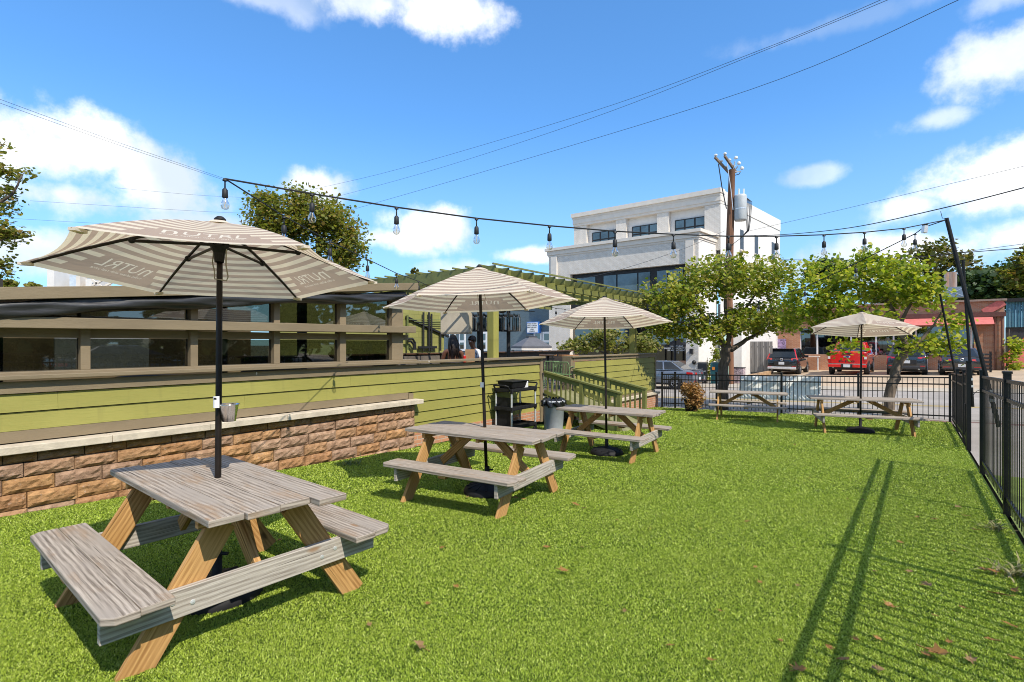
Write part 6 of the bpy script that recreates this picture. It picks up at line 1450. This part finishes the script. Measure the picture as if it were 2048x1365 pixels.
    for s in (-1, 1): ear.ball((hc.x + s * .082, hc.y + .01, hc.z - .02), (.012, .022, .032), 8, 5)
    ear.build('ears', skinm, t)
    MB().ball((hc.x, hc.y - .088, hc.z - .062), (.024, .008, .007), 8, 5).build('mouth', std('lips', (.16, .05, .04), .5) if 'lips' not in bpy.data.materials else bpy.data.materials['lips'], t)
    return t
def people():
    p = P(906, 700, 12.35); fl = .35
    print_m = std('orange_print', (.42, .17, .05), .8, .7, 22); dk = std('dark_trousers', (.03, .03, .04), .8)
    person('woman with long dark braids and orange print halter top, seated with her back turned', Vector((p.x, p.y, fl + .14)), 190, True, M_skin, print_m, dk, M_hairdk, True, [((.27, -.06, .20), (.16, -.30, .24)), ((.27, -.06, .20), (.16, -.30, .24))])
    p2 = P(948, 700, 12.75)
    person('person with short dark hair and white T-shirt looking down at a paper bag', Vector((p2.x, p2.y, fl + .12)), -38, True, std('light_brown_skin', (.19, .085, .05), .45, .1), std('white_shirt', (.62, .63, .66), .8, .05), dk, M_hairdk, False, [((.25, -.10, .24), (.08, -.30, .36)), ((.25, -.10, .24), (.08, -.30, .36))], headturn=(0, -.07), sleeve=True)
    for q, r, lab in ((p, 190, 'metal deck chair under the woman with braids'), (p2, -38, 'metal deck chair under the person in the white T-shirt')):
        z = fl + (.14 if r == 190 else .12) - .09; t = thing('deck_chair', lab, 'chair', Vector((q.x, q.y, fl)), R(r), 'chairs at the deck table'); MB().box((0, 0, z + .44 - fl), (.44, .42, .03)).build('seat', M_black, t); 
        for x in (-.2, .2):
            for y in (-.19, .19): MB().tube([(x, y, 0), (x, y, z + .43 - fl)], .014, 6).build('leg', M_black, t)
        MB().tube([(-.2, .2, .5), (-.2, .24, .80), (.2, .24, .80), (.2, .2, .5)], .012, 6).build('backrest', M_black, t)
    c = P(931, 705, 12.15); t = thing('deck_table', 'dark square table holding the paper bag and red can', 'table', Vector((c.x, c.y, fl)), DROT)
    MB().box((0, 0, .80), (.8, .7, .04)).build('tabletop', M_darkint, t); MB().tube([(0, 0, 0), (0, 0, .78)], .04, 8).build('pedestal', M_black, t); MB().box((0, 0, .02), (.5, .5, .03)).build('foot', M_black, t)
    zt = fl + .82
    b = P(940, 705, 12.05); t = thing('paper_bag', 'brown paper bag standing on the deck table', 'bag', Vector((b.x, b.y, zt)), R(-8)); bm_ = std('kraft_paper', (.38, .22, .11), .85, .15, 6)
    mb = MB()
    for x, y, w, d in ((0, -.08, .19, .004), (0, .08, .19, .004), (-.095, 0, .004, .156), (.095, 0, .004, .156)): mb.box((x, y, .15), (w, d, .30))
    mb.box((0, 0, .004), (.186, .156, .006)); mb.build('bag_body', bm_, t)
    b = P(929, 708, 11.95); t = thing('drink_can', 'red drink can standing beside the paper bag', 'can', Vector((b.x, b.y, zt)))
    MB().lathe([(.026, 0), (.033, .01), (.033, .145), (.026, .158)], n=16).build('can_body', std('red_can', (.60, .02, .02), .3), t); MB().lathe([(.001, .156), (.026, .158), (.027, .163), (.001, .158)], n=16).build('can_top', M_galv, t)
    d = 33.6; p = P(1740, 755, d); x, b = W2S(p.x, p.y); person('person in a blue T-shirt standing at the side of the red pickup', SP(x, b), 35, False, std('tan_skin', (.36, .19, .12), .45), std('blue_shirt', (.10, .17, .36), .8), dk, std('brown_hair', (.06, .035, .02), .6), False, [((.26, -.03, .20), (.24, -.22, .08)), ((.26, -.03, .20), (.24, -.22, .08))], sleeve=True)
people()
# unseen trees added behind the camera to darken the patio window reflections
for i, (x, y) in enumerate(((28, 3), (33, 10), (39, 16), (24, -9), (30, -18), (19, -22), (9, -26), (36, -4), (-3, -27))):
    b = Vector((x, y, -.3)); tree('reflection_tree', 'broad unseen tree added behind the viewpoint to darken the patio window reflections', 'tree', b, [([(0, 0, 0), (0, 0, 5), (.3, 0, 11)], .3, .06)], [((0, 0, 8.0), (5.0, 5.0, 5.5), 1), ((0, 0, 2.0), (4.4, 4.4, 2.2), .5)], 130, 16, .9, L_dark, M_bark, 70 + i, 'trees added for the patio windows to mirror', spread=.9, twr=.02)
